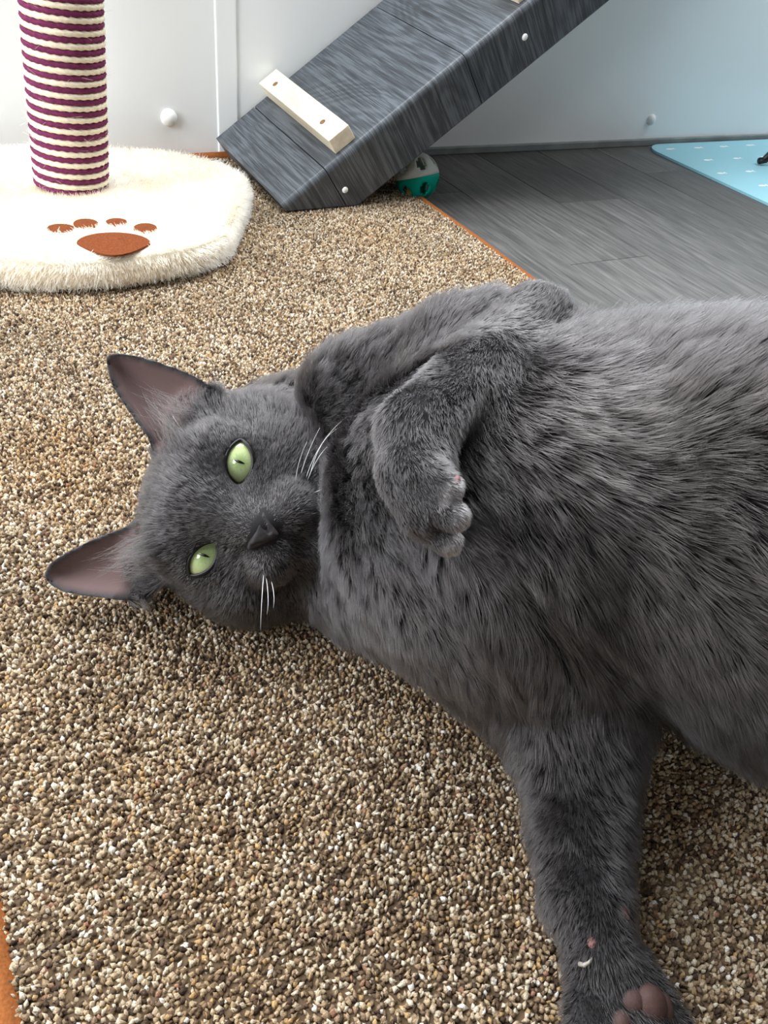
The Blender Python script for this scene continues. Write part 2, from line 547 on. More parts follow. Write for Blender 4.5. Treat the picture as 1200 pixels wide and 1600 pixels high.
# ------------------------------------------------------------------ curve fur objects
def hair_obj(name, P, rad_root, mat, parent, tip=0.15, tint=None):
    """P (n, k, 3) world positions"""
    n, k, _ = P.shape
    hc = bpy.data.hair_curves.new(name)
    hc.add_curves([k] * n)
    pos = hc.attributes.get('position') or hc.attributes.new('position', 'FLOAT_VECTOR', 'POINT')
    pos.data.foreach_set('vector', np.ascontiguousarray(P, np.float32).ravel())
    ra = hc.attributes.get('radius') or hc.attributes.new('radius', 'FLOAT', 'POINT')
    prof = np.linspace(0, 1, k)
    prof = 1 - (1 - tip) * prof ** 1.6
    rr = np.broadcast_to(np.asarray(rad_root, float).reshape(-1, 1) * prof[None], (n, k))
    ra.data.foreach_set('value', np.ascontiguousarray(rr, np.float32).ravel())
    if tint is not None:
        ta = hc.attributes.new('tint', 'FLOAT_COLOR', 'CURVE')
        ta.data.foreach_set('color', np.ascontiguousarray(np.concatenate([tint, np.ones((n, 1))], 1), np.float32).ravel())
    hc.materials.append(mat)
    o = bpy.data.objects.new(name, hc)
    COL.objects.link(o)
    if parent is not None:
        o.parent = parent
        o.location = -parent.location
    return tag(o, kind='stuff')


def sample_tris(V, T, weights, n, r):
    a, b, c = V[T[:, 0]], V[T[:, 1]], V[T[:, 2]]
    cr = np.cross(b - a, c - a)
    ar = np.linalg.norm(cr, axis=1)
    pw = ar * weights
    idx = r.choice(len(T), n, p=pw / pw.sum())
    u, v = r.random(n), r.random(n)
    m = u + v > 1
    u[m], v[m] = 1 - u[m], 1 - v[m]
    P = a[idx] + u[:, None] * (b - a)[idx] + v[:, None] * (c - a)[idx]
    return P, idx, u, v


def strands(P, N, Fl, L, lift0, lift1, k=5):
    """curved strands from roots P, normals N, tangential flow Fl, length L, lift angles (radians)"""
    n = len(P)
    out = np.zeros((n, k, 3))
    out[:, 0] = P
    L = np.broadcast_to(L, (n,)); lift0 = np.broadcast_to(lift0, (n,)); lift1 = np.broadcast_to(lift1, (n,))
    for i in range(1, k):
        t = (i - 0.5) / (k - 1)
        ph = lift0 * (1 - t) + lift1 * t
        d = N * np.sin(ph)[:, None] + Fl * np.cos(ph)[:, None]
        out[:, i] = out[:, i - 1] + d * (L / (k - 1))[:, None]
    return out


def unit(v):
    return v / (np.linalg.norm(v, axis=-1, keepdims=True) + 1e-12)


# ================================================================== scratching post
BT = 0.0345                                          # top of its plush base
post_root = tag(empty('scratching_post', (0.094, 0.697, 0.0)), 'purple and cream striped rope scratching post on a cream plush base with paw print', 'scratching post')
ctrl = [(.02, .572), (.044, .562), (.068, .556), (.093, .554), (.13, .558), (.162, .567), (.187, .587), (.209, .627), (.231, .672),
        (.243, .702), (.236, .733), (.213, .763), (.18, .780), (.13, .797), (.07, .806), (.0, .797), (-.06, .765), (-.092, .71), (-.085, .65), (-.045, .60), (-.012, .581)]


def closed_spline(pts, m):
    pts = np.array(pts); n = len(pts); out = []
    for i in range(n):
        p0, p1, p2, p3 = pts[i - 1], pts[i], pts[(i + 1) % n], pts[(i + 2) % n]
        for t in np.linspace(0, 1, m, endpoint=False):
            out.append(0.5 * ((2 * p1) + (-p0 + p2) * t + (2 * p0 - 5 * p1 + 4 * p2 - p3) * t * t + (-p0 + 3 * p1 - 3 * p2 + p3) * t ** 3))
    return np.array(out)


out2 = closed_spline(ctrl, 5)
cen = out2.mean(0)


def plush_base():
    rings = [(0.0, RUG_T + 0.0001, 0.004), (0.0, RUG_T + 0.004, 0.0), (0.0, BT - 0.010, 0.0), (0.0, BT - 0.004, 0.002), (0.0, BT - 0.0008, 0.006), (0, BT, 0.012)]
    rad = np.linalg.norm(out2 - cen, axis=1)
    V = []
    dirs = unit(out2 - cen)
    for _, z, inset in rings:
        for p, d in zip(out2, dirs):
            q = p - d * inset
            V.append((q[0], q[1], z))
    for s in (0.85, 0.65, 0.42, 0.2):
        for p, d, r in zip(out2, dirs, rad):
            q = cen + d * (r - 0.012) * s
            V.append((q[0], q[1], BT + 0.0005))
    V.append((cen[0], cen[1], BT + 0.0005))
    n = len(out2); m = len(rings) + 4
    T = []
    for i in range(m - 1):
        for k in range(n):
            k2 = (k + 1) % n
            a, b, c, d = i * n + k, i * n + k2, (i + 1) * n + k2, (i + 1) * n + k
            T += [(a, b, c), (a, c, d)]
    for k in range(n):
        T.append(((m - 1) * n + k, (m - 1) * n + (k + 1) % n, m * n))
    return np.array(V), np.array(T)


PV, PT = plush_base()
pme = np_mesh('plush_base', PV, PT)
link('plush_base', pme, M['plush_skin'], post_root)
# paw appliques sit in shaved hollows of the plush
felt_shapes = []
for (px, py, hw, hh) in ((95, 356, 20, 6), (134, 349, 18, 7), (182, 347, 16, 6), (227, 356, 17, 7), (178, 379, 53, 15)):
    c = at_z(px, py, BT + 0.0012)
    ex = at_z(px + hw, py, BT + 0.0012) - c
    ey = at_z(px, py - hh, BT + 0.0012) - c
    felt_shapes.append((c, ex, ey))


def felt_mask(P2):
    m = np.full(len(P2), 9.0)
    for c, ex, ey in felt_shapes:
        A = np.array([[ex[0], ey[0]], [ex[1], ey[1]]])
        q = (P2 - c[:2]) @ np.linalg.inv(A).T
        m = np.minimum(m, np.hypot(q[:, 0], q[:, 1]))
    return m


for i, (c, ex, ey) in enumerate(felt_shapes):
    V = [c + np.array([0, 0, 0.0008])]
    nseg = 28
    for k in range(nseg):
        t = 2 * math.pi * k / nseg
        sx, sy = math.cos(t), math.sin(t)
        if i == 4 and sy < 0: sy *= 0.8 - 0.35 * math.cos(2 * t)      # the big pad has a wavy lower edge
        V.append(c + 1.08 * ex * sx + 1.08 * ey * sy)
    V += [np.array([v[0], v[1], BT]) for v in V[1:]]
    Fc = [(0, 1 + k, 1 + (k + 1) % nseg) for k in range(nseg)] + [(1 + k, 1 + nseg + k, 1 + nseg + (k + 1) % nseg, 1 + (k + 1) % nseg) for k in range(nseg)]
    o = mesh('paw_print', V, Fc, M['felt'], post_root)
    if i == 0: o['label'] = 'brown felt paw print piece'

# plush pile
fn = np.cross(PV[PT[:, 1]] - PV[PT[:, 0]], PV[PT[:, 2]] - PV[PT[:, 0]]); fn = unit(fn)
if fn[-1, 2] < 0: fn = -fn
ctri = PV[PT].mean(1)
wgt = np.where(ctri[:, 2] < RUG_T + 0.001, 0.0, 1.0)
NP_ = 70000
P, idx, _, _ = sample_tris(PV, PT, wgt, NP_, rng)
N = fn[idx]
# smooth the normals over the rim
rd = P[:, :2] - cen
side = np.abs(N[:, 2]) < 0.6
keep = np.ones(len(P), bool)
keep &= ~((felt_mask(P[:, :2]) < 1.12) & (P[:, 2] > BT - 0.002))
pc = np.array([0.094, 0.697])
keep &= np.hypot(P[:, 0] - pc[0], P[:, 1] - pc[1]) > 0.026
P, N, side = P[keep], N[keep], side[keep]
fa = 1.3 * lowf(P[:, 0], P[:, 1], 31, 45) + 1.2 * lowf(P[:, 0], P[:, 1], 32, 90) - 1.2
Fl = np.stack([np.cos(fa), np.sin(fa), np.zeros(len(P))], 1)
Fl[side] = unit(np.array([0, 0, -1.0]) + 0.5 * np.stack([np.sin(fa), np.cos(fa), 0 * fa], 1))[side]
Fl = unit(Fl - (Fl * N).sum(1)[:, None] * N)
Fl = unit(Fl + 0.35 * rng.normal(size=Fl.shape))
L = rng.uniform(0.0042, 0.0064, len(P))
near = felt_mask(P[:, :2]); L[(near < 1.6) & ~side] *= 0.62
lf = np.clip(0.85 + 0.5 * lowf(P[:, 0], P[:, 1], 33, 70), 0.2, 1.35)
hair_obj('plush_pile', strands(P, N, Fl, L, lf + 0.2, lf - 0.35, 4), rng.uniform(0.00018, 0.00030, len(P)), M['plush'], post_root, 0.3)

# post core and the two ropes wound around it
PR = 0.0252
lean = np.array([0.082, -0.010])
PTOP = 0.34


def post_axis(z):
    return np.array([pc[0] + lean[0] * (z - BT), pc[1] + lean[1] * (z - BT), z])


V, Fc = tube([post_axis(z) for z in (BT - 0.004, PTOP)], PR, 40)
mesh('post_core', V, Fc, M['tube'], post_root, True)
PITCH_R = 0.0081


def rope(phase, rr):
    turns = (PTOP - BT) / PITCH_R
    per = 150
    n = int(turns * per)
    t = np.arange(n) / per * 2 * math.pi
    z = BT + rr + PITCH_R * (t / (2 * math.pi)) + phase * PITCH_R
    ok = z < PTOP; t, z = t[ok], z[ok]; n = len(t)
    ca, sa = np.cos(-t), np.sin(-t)
    cx = pc[0] + lean[0] * (z - BT); cy = pc[1] + lean[1] * (z - BT)
    S = 10
    th = np.arange(S) / S * 2 * math.pi
    tw = t * (PR + rr) / 0.0062 * 2 * math.pi / 1.0 / 3.0
    V = np.zeros((n, S, 3))
    irr = 1 + 0.04 * np.sin(t * 3.7) + 0.03 * np.sin(t * 11.3)
    for k in range(S):
        r = rr * irr * (1 + 0.13 * np.cos(3 * (th[k] - tw)))
        rad = PR + rr * 0.82 + r * math.cos(th[k])
        V[:, k, 0] = cx + rad * ca; V[:, k, 1] = cy + rad * sa; V[:, k, 2] = z + r * math.sin(th[k]) * 1.03
    i = np.arange(n - 1)[:, None] * S; k = np.arange(S)[None]; k2 = (k + 1) % S
    Fq = np.stack([i + k, i + k2, i + S + k2, i + S + k], -1).reshape(-1, 4)
    return np_mesh('rope', V.reshape(-1, 3), Fq)


o = link('rope', rope(0.0, 0.00205), M['sisal_purple'], post_root); o['label'] = 'purple sisal rope coil'
o = link('rope', rope(0.5, 0.00215), M['sisal_cream'], post_root); o['label'] = 'cream sisal rope coil'
# cap of the post, above the picture
bm = bmesh.new()
bmesh.ops.create_cone(bm, cap_ends=True, segments=40, radius1=PR + 0.005, radius2=PR + 0.003, depth=0.01)
for v in bm.verts: v.co += Vector(post_axis(PTOP + 0.004))
bm_obj('post_cap', bm, M['plush_skin'], post_root)
# loose fibres
nf = 150
a = rng.uniform(0, 6.28, nf); z = rng.uniform(BT + .004, 0.2, nf)
base = np.stack([pc[0] + lean[0] * (z - BT) + (PR + .0038) * np.cos(a), pc[1] + lean[1] * (z - BT) + (PR + .0038) * np.sin(a), z], 1)
Nn = np.stack([np.cos(a), np.sin(a), 0 * a], 1)
Tt = unit(np.stack([-np.sin(a), np.cos(a), rng.normal(0, .6, nf)], 1) * rng.choice([-1, 1], nf)[:, None])
hair_obj('loose_fibre', strands(base, Nn, Tt, rng.uniform(.003, .012, nf), 0.35, rng.uniform(-.2, .9, nf), 5), 0.00009, M['plush'], post_root, 0.5)

# ================================================================== ramp
AL = math.atan(0.7125)
RA = np.array([0.2658, 0.675, 0.0165])
ru = np.array([math.cos(AL), 0, math.sin(AL)])
rw = np.array([0, 1, 0.088]); rw = rw - rw @ ru * ru; rw /= np.linalg.norm(rw)
rn = np.cross(ru, rw); rn = rn if rn[2] > 0 else -rn
RT, RWID = 0.0515, 0.1665
ramp = tag(empty('ramp', tuple(RA)), 'sloping board wrapped in charcoal wood-look vinyl with pale wooden battens', 'ramp')


def mat_ramp():
    w = NT('charcoal_vinyl')
    tc = w.n('ShaderNodeTexCoord')
    sub = w.n('ShaderNodeVectorMath', operation='SUBTRACT'); sub.inputs[1].default_value = tuple(RA)
    w.l(tc.outputs['Object'], sub.inputs[0])
    d1 = w.n('ShaderNodeVectorMath', operation='DOT_PRODUCT'); d1.inputs[1].default_value = tuple(ru)
    d2 = w.n('ShaderNodeVectorMath', operation='DOT_PRODUCT'); d2.inputs[1].default_value = tuple(rw + rn)
    w.l(sub.outputs[0], d1.inputs[0]); w.l(sub.outputs[0], d2.inputs[0])
    oi = w.n('ShaderNodeObjectInfo')
    cm = w.n('ShaderNodeCombineXYZ')
    w.l(d1.outputs['Value'], cm.inputs[0]); w.l(d2.outputs['Value'], cm.inputs[1]); w.l(oi.outputs['Random'], cm.inputs[2])
    def noise(sx, sy, scale, detail, dist):
        mp = w.n('ShaderNodeMapping'); mp.inputs['Scale'].default_value = (sx, sy, 5.0)
        w.l(cm.outputs[0], mp.inputs[0])
        nz = w.n('ShaderNodeTexNoise', i_Scale=scale, i_Detail=detail, i_Distortion=dist, i_Roughness=0.6)
        w.l(mp.outputs[0], nz.inputs['Vector'])
        return nz.outputs['Fac']
    fine = noise(1, 0.025, 1100.0, 3.0, 0.0)
    mid = noise(1, 0.045, 300.0, 4.0, 0.0)
    cath = noise(1, 0.35, 14.0, 1.0, 0.4)
    m3 = w.n('ShaderNodeMath', operation='MULTIPLY'); m3.inputs[1].default_value = 90.0
    sn = w.n('ShaderNodeMath', operation='SINE'); w.l(cath, m3.inputs[0]); w.l(m3.outputs[0], sn.inputs[0])
    a1 = w.n('ShaderNodeMath', operation='MULTIPLY_ADD'); a1.inputs[1].default_value = 0.045
    w.l(sn.outputs[0], a1.inputs[0]); w.l(mid, a1.inputs[2])
    a2 = w.n('ShaderNodeMath', operation='MULTIPLY_ADD'); a2.inputs[1].default_value = 0.75
    w.l(fine, a2.inputs[0]); w.l(a1.outputs[0], a2.inputs[2])
    c = w.ramp(a2.outputs[0], [(0.60, srgb(40, 43, 47)), (0.86, srgb(66, 71, 77)), (1.0, srgb(92, 98, 104))])
    w.l(c, w.b.inputs['Base Color'])
    w.b.inputs['Roughness'].default_value = 0.42
    w.b.inputs['Specular IOR Level'].default_value = 0.5
    w.bump(a2.outputs[0], 0.35, 0.0006)
    return w.m


M['ramp_vinyl'] = mat_ramp()


def rp(s, wv, h):
    return RA + ru * s + rw * wv + rn * h


def section(inset=0.0, r=0.006):
    pts = [(RWID - inset, -inset), (RWID - inset, -RT + inset), (inset + .002, -RT + inset), (inset, -RT + inset + .002)]
    for t in np.linspace(math.pi, math.pi / 2, 7):
        pts.append((inset + r + r * math.cos(t), -inset - r + r * math.sin(t)))
    return pts


def ramp_band(name, s0, s1, inset, mat, slant=0.0):
    pts = section(inset)
    k = len(pts)
    bm = bmesh.new()
    rows = []
    for s in np.linspace(s0, s1, 2):
        rows.append([bm.verts.new(rp(s + slant * (p[0] / RWID if p[0] > 0 else 0) * (1 if True else 0), p[0], p[1])) for p in pts])
    for i in range(len(rows) - 1):
        for j in range(k):
            bm.faces.new((rows[i][j], rows[i][(j + 1) % k], rows[i + 1][(j + 1) % k], rows[i + 1][j]))
    bm.faces.new(rows[0]); bm.faces.new(rows[-1][::-1])
    g = list(bm.verts) + list(bm.edges) + list(bm.faces)
    res = bmesh.ops.bisect_plane(bm, geom=g, plane_co=(0, 0, 0.0110), plane_no=(0, 0, -1), clear_outer=True)
    be = [e for e in bm.edges if e.is_boundary]
    if be: bmesh.ops.holes_fill(bm, edges=be)
    o = bm_obj(name, bm, mat, ramp)
    for p in o.data.polygons: p.use_smooth = False
    return o


ramp_band('core', 0.002, 0.838, 0.0012, M['ramp_core'])
cuts = [0.0, 0.0500, 0.2075, 0.372, 0.53, 0.69, 0.84]
for a, b in zip(cuts[:-1], cuts[1:]):
    o = ramp_band('vinyl_panel', a + (0.00045 if a else 0), b - 0.00045, 0.0, M['ramp_vinyl'])
for s in (0.0665, 0.2735, 0.48, 0.69):
    bm = box_bm(-0.0112, 0.0112, 0, 0.166, 0.0, 0.0148, 0.0008, 2)
    for v in bm.verts:
        v.co = Vector(rp(s + 0.0112 + v.co.x, 0.0075 + v.co.y * 0.965, v.co.z))
    sl = bm_obj('batten', bm, M['pine'], ramp)
    for wv in (0.0375, 0.145):
        V, Fc = tube([rp(s + 0.0098, wv, 0.0140), rp(s + 0.0098, wv, 0.01505)], 0.0029, 14)
        mesh('screw_hole', V, Fc, M['hole'], sl)
for s, h in ((0.0562, -0.0286), (0.2664, -0.0239), (0.47, -0.026), (0.67, -0.026)):
    bm = bmesh.new()
    bmesh.ops.create_uvsphere(bm, u_segments=14, v_segments=8, radius=0.0030)
    c = rp(s, -0.0002, h)
    for v in bm.verts: v.co = Vector(c + np.array(v.co) - rw * (np.array(v.co) @ rw) * 0.4)
    bm_obj('screw_cap', bm, M['cap'], ramp, True)

# ================================================================== cat ball
BR = 0.0222
bc = np.array([0.4215, 0.709, 0.0005 + BR + 0.0005])
ball = tag(empty('cat_ball', tuple(bc)), 'hollow toy ball with a teal half and a white half, half hidden under the ramp', 'toy ball')


def ball_half(sign):
    bm = bmesh.new()
    nu, nv = 48, 24
    tilt = Matrix.Rotation(math.radians(-8), 3, 'Y') @ Matrix.Rotation(math.radians(-20), 3, 'X')
    vs = {}
    for j in range(nv // 2 + 1):
        ph = (math.pi / 2) * j / (nv // 2)
        for i in range(nu):
            th = 2 * math.pi * i / nu
            vs[(i, j)] = bm.verts.new(tilt @ Vector((BR * math.cos(ph) * math.cos(th), BR * math.cos(ph) * math.sin(th), sign * BR * math.sin(ph))) + Vector(bc))
    for j in range(nv // 2 - 1):
        for i in range(nu):
            if 2 <= j <= 6 and (i % 8) in (1, 2, 3, 4) and not (j in (2, 6) and (i % 8) in (1, 4)):
                continue
            f = (vs[(i, j)], vs[((i + 1) % nu, j)], vs[((i + 1) % nu, j + 1)], vs[(i, j + 1)])
            bm.faces.new(f)
    top = bm.verts.new(tilt @ Vector((0, 0, sign * BR)) + Vector(bc))
    j = nv // 2 - 1
    for i in range(nu): bm.faces.new((vs[(i, j)], vs[((i + 1) % nu, j)], top))
    for v in [v for v in bm.verts if not v.link_faces]: bm.verts.remove(v)
    bmesh.ops.recalc_face_normals(bm, faces=bm.faces)
    o = bm_obj('half_shell', bm, M['ball_white'] if sign > 0 else M['ball_teal'], ball, True)
    md = o.modifiers.new('thickness', 'SOLIDIFY'); md.thickness = 0.0016; md.offset = -1
    o['label'] = 'white half shell' if sign > 0 else 'teal half shell'


ball_half(1); ball_half(-1)
bm = bmesh.new(); bmesh.ops.create_uvsphere(bm, u_segments=16, v_segments=10, radius=0.006)
for v in bm.verts: v.co += Vector(bc) + Vector((-.005, -.003, -BR + 0.0085))
bm_obj('bell', bm, M['bell'], ball, True)

# ================================================================== feeding mat with prints
MX0, MX1, MY0, MY1, MT = 0.836, 1.38, 0.40, 0.8385, 0.0028
fm = tag(empty('feeding_mat', ((MX0 + MX1) / 2, (MY0 + MY1) / 2, 0)), 'light blue feeding mat with white fish prints lying against the wall', 'mat')
rc = 0.032
op = []
for cx_, cy_, a0 in ((MX1 - rc, MY1 - rc, 0), (MX0 + rc, MY1 - rc, 90), (MX0 + rc, MY0 + rc, 180), (MX1 - rc, MY0 + rc, 270)):
    for t in np.linspace(a0, a0 + 90, 10):
        op.append((cx_ + rc * math.cos(math.radians(t)), cy_ + rc * math.sin(math.radians(t))))
n = len(op)
V = [(p[0], p[1], 0.0) for p in op] + [(p[0], p[1], MT) for p in op]
mesh('sheet', V, [tuple(range(n))[::-1], tuple(range(n, 2 * n))] + [(i, (i + 1) % n, n + (i + 1) % n, n + i) for i in range(n)], M['mat_blue'], fm)
fish = [(-7, 0), (-5, 1.6), (-2.5, 2.3), (0.2, 2.0), (2.6, 0.7), (4.6, 2.4), (6.2, 2.0), (5.2, 0), (6.2, -2.0), (4.6, -2.4), (2.6, -0.7), (0.2, -2.0), (-2.5, -2.3), (-5, -1.6)]
fv = [(a * 0.00125, b * 0.00115, 0.0) for a, b in fish]
fish_me = None
row = 0
yy = 0.816
while yy > MY0 + 0.02:
    xx = 0.8655 + (0.0245 if row % 2 else 0.0) - (0.0 if row < 2 else 0.004)
    while xx < MX1 - 0.02:
        if fish_me is None:
            m0 = len(fv)
            fish_me = bpy.data.meshes.new('fish_print')
            fish_me.from_pydata(fv + [(a, b, 0.0002) for a, b, _ in fv], [], [tuple(range(m0, 2 * m0))] + [(i, (i + 1) % m0, m0 + (i + 1) % m0, m0 + i) for i in range(m0)])
            fish_me.materials.append(M['print_white'])
        o = link('fish_print', fish_me, None, fm)
        o.location = Vector((xx + 0.002 * math.sin(xx * 90), yy, MT + 0.00005)) - fm.location
        o.rotation_euler = (0, 0, 0.0)
        xx += 0.0505
    yy -= 0.0485; row += 1

# black stand whose foot just enters the picture
st = tag(empty('bowl_stand', (1.045, 0.72, MT)), 'black metal bowl stand, only one foot showing on the blue mat', 'bowl stand')
for a in (168, 288, 48):
    d = np.array([math.cos(math.radians(a)), math.sin(math.radians(a)), 0])
    f0 = np.array([1.045, 0.72, 0])
    pts = [f0 + d * 0.098 + np.array([0, 0, MT + 0.0048]), f0 + d * 0.090 + np.array([0, 0, MT + 0.006]), f0 + d * 0.06 + np.array([0, 0, MT + .045]), f0 + d * 0.055 + np.array([0, 0, MT + .06])]
    V, Fc = tube(pts, [0.0040, 0.0048, 0.0048, 0.0045], 12)
    mesh('leg', V, Fc, M['black_metal'], st, True)
ring = [np.array([1.045 + .055 * math.cos(t), 0.72 + .055 * math.sin(t), MT + .06]) for t in np.linspace(0, 2 * math.pi, 49)]
V, Fc = tube(ring, 0.004, 10, False)
mesh('ring', V, Fc, M['black_metal'], st, True)

# ================================================================== the cat
FUR_ON = True
cat = tag(empty('cat', (0.17, 0.25, RUG_T)), 'grey short-haired cat with green eyes lying on its side on the rug', 'cat')
GZ = 0.0110                                             # the rug surface under the cat


def rest(x, y, rpx, shrink=0.0, lift=0.0):
    """centre and radius of a ball that rests on the rug and is rpx wide in the picture"""
    d = ray(x, y)
    kk = rpx / FPX / (-d[2])
    z = (GZ + lift + kk * CAM_H) / (1 + kk)
    c = at_z(x, y, z)
    return c, max(z - GZ - lift - shrink, 0.003)


def smin(a, b, k):
    h = np.clip(0.5 + 0.5 * (b - a) / k, 0, 1)
    return b + (a - b) * h - k * h * (1 - h)


def smax(a, b, k):
    return -smin(-a, -b, k)


def d_cap(P, a, b, r1, r2):
    ba = b - a
    t = np.clip(((P - a) @ ba) / (ba @ ba + 1e-12), 0, 1)
    return np.linalg.norm(P - a - t[:, None] * ba, axis=1) - (r1 + t * (r2 - r1))


def d_ell(P, c, Rm, r):
    q = (P - c) @ Rm.T
    k0 = np.linalg.norm(q / r, axis=1)
    k1 = np.linalg.norm(q / (r * r), axis=1)
    return k0 * (k0 - 1.0) / (k1 + 1e-9)


# ---- head frame: x from the lower to the upper eye, y to the crown, z out of the face (unit: cm)
EYE_MID_D = 0.303
_m = at_d(345, 799, EYE_MID_D)
hz = unit(CC - _m)
hx = 0.354 * CR + 0.936 * CU; hx = unit(hx - hx @ hz * hz)
hy = np.cross(hz, hx)
yaw = math.radians(-5)                                  # the face turns a little to its lower side
hz, hx = unit(math.cos(yaw) * hz + math.sin(yaw) * hx), unit(math.cos(yaw) * hx - math.sin(yaw) * hz)
HM = np.stack([hx, hy, hz])                             # world -> head rotation
HO = _m - hz * 0.0290                                   # head origin


def hp(x, y, z):
    return HO + (hx * x + hy * y + hz * z) * 0.01


def to_head(P):
    return (P - HO) @ HM.T * 100.0


I3 = np.eye(3)
SLANT = math.radians(17)
EYES = {1: (1.98, 0.0), -1: (-1.95, 0.0)}
EYE_Z, EYE_R = 1.75, 1.14


def almond(q, s, grow=0.0):
    """2-d distance (cm) to the eye opening on side s; q head coordinates"""
    ex, ey = EYES[s]
    x_, y_ = (q[:, 0] - ex) * s, q[:, 1] - ey
    ca, sa = math.cos(SLANT), math.sin(SLANT)
    u = x_ * ca + y_ * sa
    v = -x_ * sa + y_ * ca
    a, b = (0.86, 0.50) if s > 0 else (0.80, 0.42)
    Rr = (a * a + b * b) / (2 * b)
    up = np.hypot(u, v + (Rr - b)) - Rr
    dn = np.hypot(u, v - (Rr - b)) - Rr
    return smax(up, dn, 0.10) - grow


# ---- ears: outlines traced in the plane of the ear
EAR_Z = {1: -0.2, -1: 0.1}


def to_plane(px, py, zc):
    d = ray(px, py); p0 = HO + hz * zc * 0.01
    t = ((p0 - CC) @ hz) / (d @ hz)
    return to_head((CC + d * t)[None])[0][:2]


ear_px = {1: [(345, 622), (325, 600), (300, 583), (262, 568), (225, 556), (195, 549), (176, 548), (163, 553), (160, 566), (166, 590), (182, 622), (205, 655), (228, 684), (240, 712), (275, 730), (330, 700)],
          -1: [(232, 806), (195, 822), (160, 835), (120, 853), (88, 871), (70, 885), (64, 899), (68, 912), (84, 924), (112, 932), (150, 936), (190, 938), (220, 936), (246, 918), (275, 880), (265, 835)]}
EARP = {s: closed_spline([to_plane(x, y, EAR_Z[s]) for x, y in ear_px[s]], 3) for s in (1, -1)}


def sd_poly(q, poly):
    n = len(poly)
    d = np.full(len(q), 1e9)
    inside = np.zeros(len(q), bool)
    j = n - 1
    for i in range(n):
        e = poly[j] - poly[i]
        w_ = q - poly[i]
        t = np.clip((w_ @ e) / (e @ e + 1e-12), 0, 1)
        b = w_ - t[:, None] * e
        d = np.minimum(d, (b * b).sum(1))
        c1 = q[:, 1] >= poly[i][1]; c2 = q[:, 1] < poly[j][1]; c3 = e[0] * w_[:, 1] > e[1] * w_[:, 0]
        allc = c1 & c2 & c3; non = (~c1) & (~c2) & (~c3)
        inside ^= (allc | non)
        j = i
    return np.sqrt(d) * np.where(inside, -1, 1)


def sd_ear(q, s):
    """q head coords (cm); returns cm"""
    out = np.full(len(q), 5.0)
    lo, hi = EARP[s].min(0) - 1, EARP[s].max(0) + 1
    m = (q[:, 0] > lo[0]) & (q[:, 0] < hi[0]) & (q[:, 1] > lo[1]) & (q[:, 1] < hi[1]) & (np.abs(q[:, 2] - EAR_Z[s]) < 3)
    if not m.any(): return out
    qq = q[m]
    d2 = sd_poly(qq[:, :2], EARP[s])
    ins = np.clip(-d2, 0, 1.5)
    cup = -0.95 * (1 - (1 - np.clip(ins / 1.3, 0, 1)) ** 2)
    zmid = EAR_Z[s] + cup - 0.10 * (qq[:, 1] - 2.5)
    th = 0.15 + 0.10 * np.clip(ins, 0, 1)
    dz = (np.abs(qq[:, 2] - zmid) - th) * 0.65
    out[m] = smax(dz, d2, 0.08)
    return out


def sd_head(P):
    q = to_head(P)
    d = d_ell(q, np.array([0, 0.15, -0.7]), I3, np.array([3.75, 3.05, 4.1]))
    for s in (1, -1):
        d = smin(d, d_ell(q, np.array([s * 2.3, -1.75, 0.1]), I3, np.array([2.12, 2.55, 2.6])), 0.9)
        d = smin(d, d_ell(q, np.array([s * 1.7, 1.0, 1.5]), I3, np.array([1.3, 1.1, 1.2])), 0.8)
        d = smin(d, d_ell(q, np.array([s * 2.9, 2.0, -0.9]), I3, np.array([1.3, 1.3, 1.2])), 0.9)
    d = smin(d, d_ell(q, np.array([3.2, -0.9, -1.3]), I3, np.array([2.0, 2.4, 2.0])), 1.0)
    d = smin(d, d_cap(q, np.array([0, 1.0, 2.0]), np.array([0, -1.45, 3.75]), 1.15, 0.78), 0.7)
    d = smin(d, d_ell(q, np.array([0, -1.9, 1.5]), I3, np.array([2.7, 2.1, 1.9])), 0.9)
    d = smin(d, d_cap(q, np.array([0, -3.1, 1.8]), np.array([0, -2.4, -1.0]), 1.5, 2.3), 0.8)
    for s in (1, -1):
        d = smin(d, d_ell(q, np.array([s * 0.88, -2.40, 2.90]), I3, np.array([1.3, 1.02, 1.32])), 0.32)
    d = smin(d, d_ell(q, np.array([0, -3.5, 2.5]), I3, np.array([1.1, 0.8, 0.95])), 0.3)
    for s in (1, -1):
        ex, ey = EYES[s]
        d = smin(d, np.linalg.norm(q - np.array([ex, ey, EYE_Z]), axis=1) - (EYE_R + 0.10), 0.35)
        cut = np.maximum(almond(q, s, 0.02), -(q[:, 2] - 1.6))
        d = smax(d, -cut, 0.06)
        d = smin(d, sd_ear(q, s), 0.35)
    return d * 0.01


# ---- torso and limbs
def B(x, y, r, sh=0.006, lift=0.0):
    return rest(x, y, r, sh, lift)


def Dp(x, y, depth, rpx):
    return at_d(x, y, depth), rpx * depth / FPX


parts = []          # (a, b, ra, rb, blend)


def chain(lst, k):
    for (a, ra), (b, rb) in zip(lst[:-1], lst[1:]):
        parts.append((a, b, ra, rb, k))


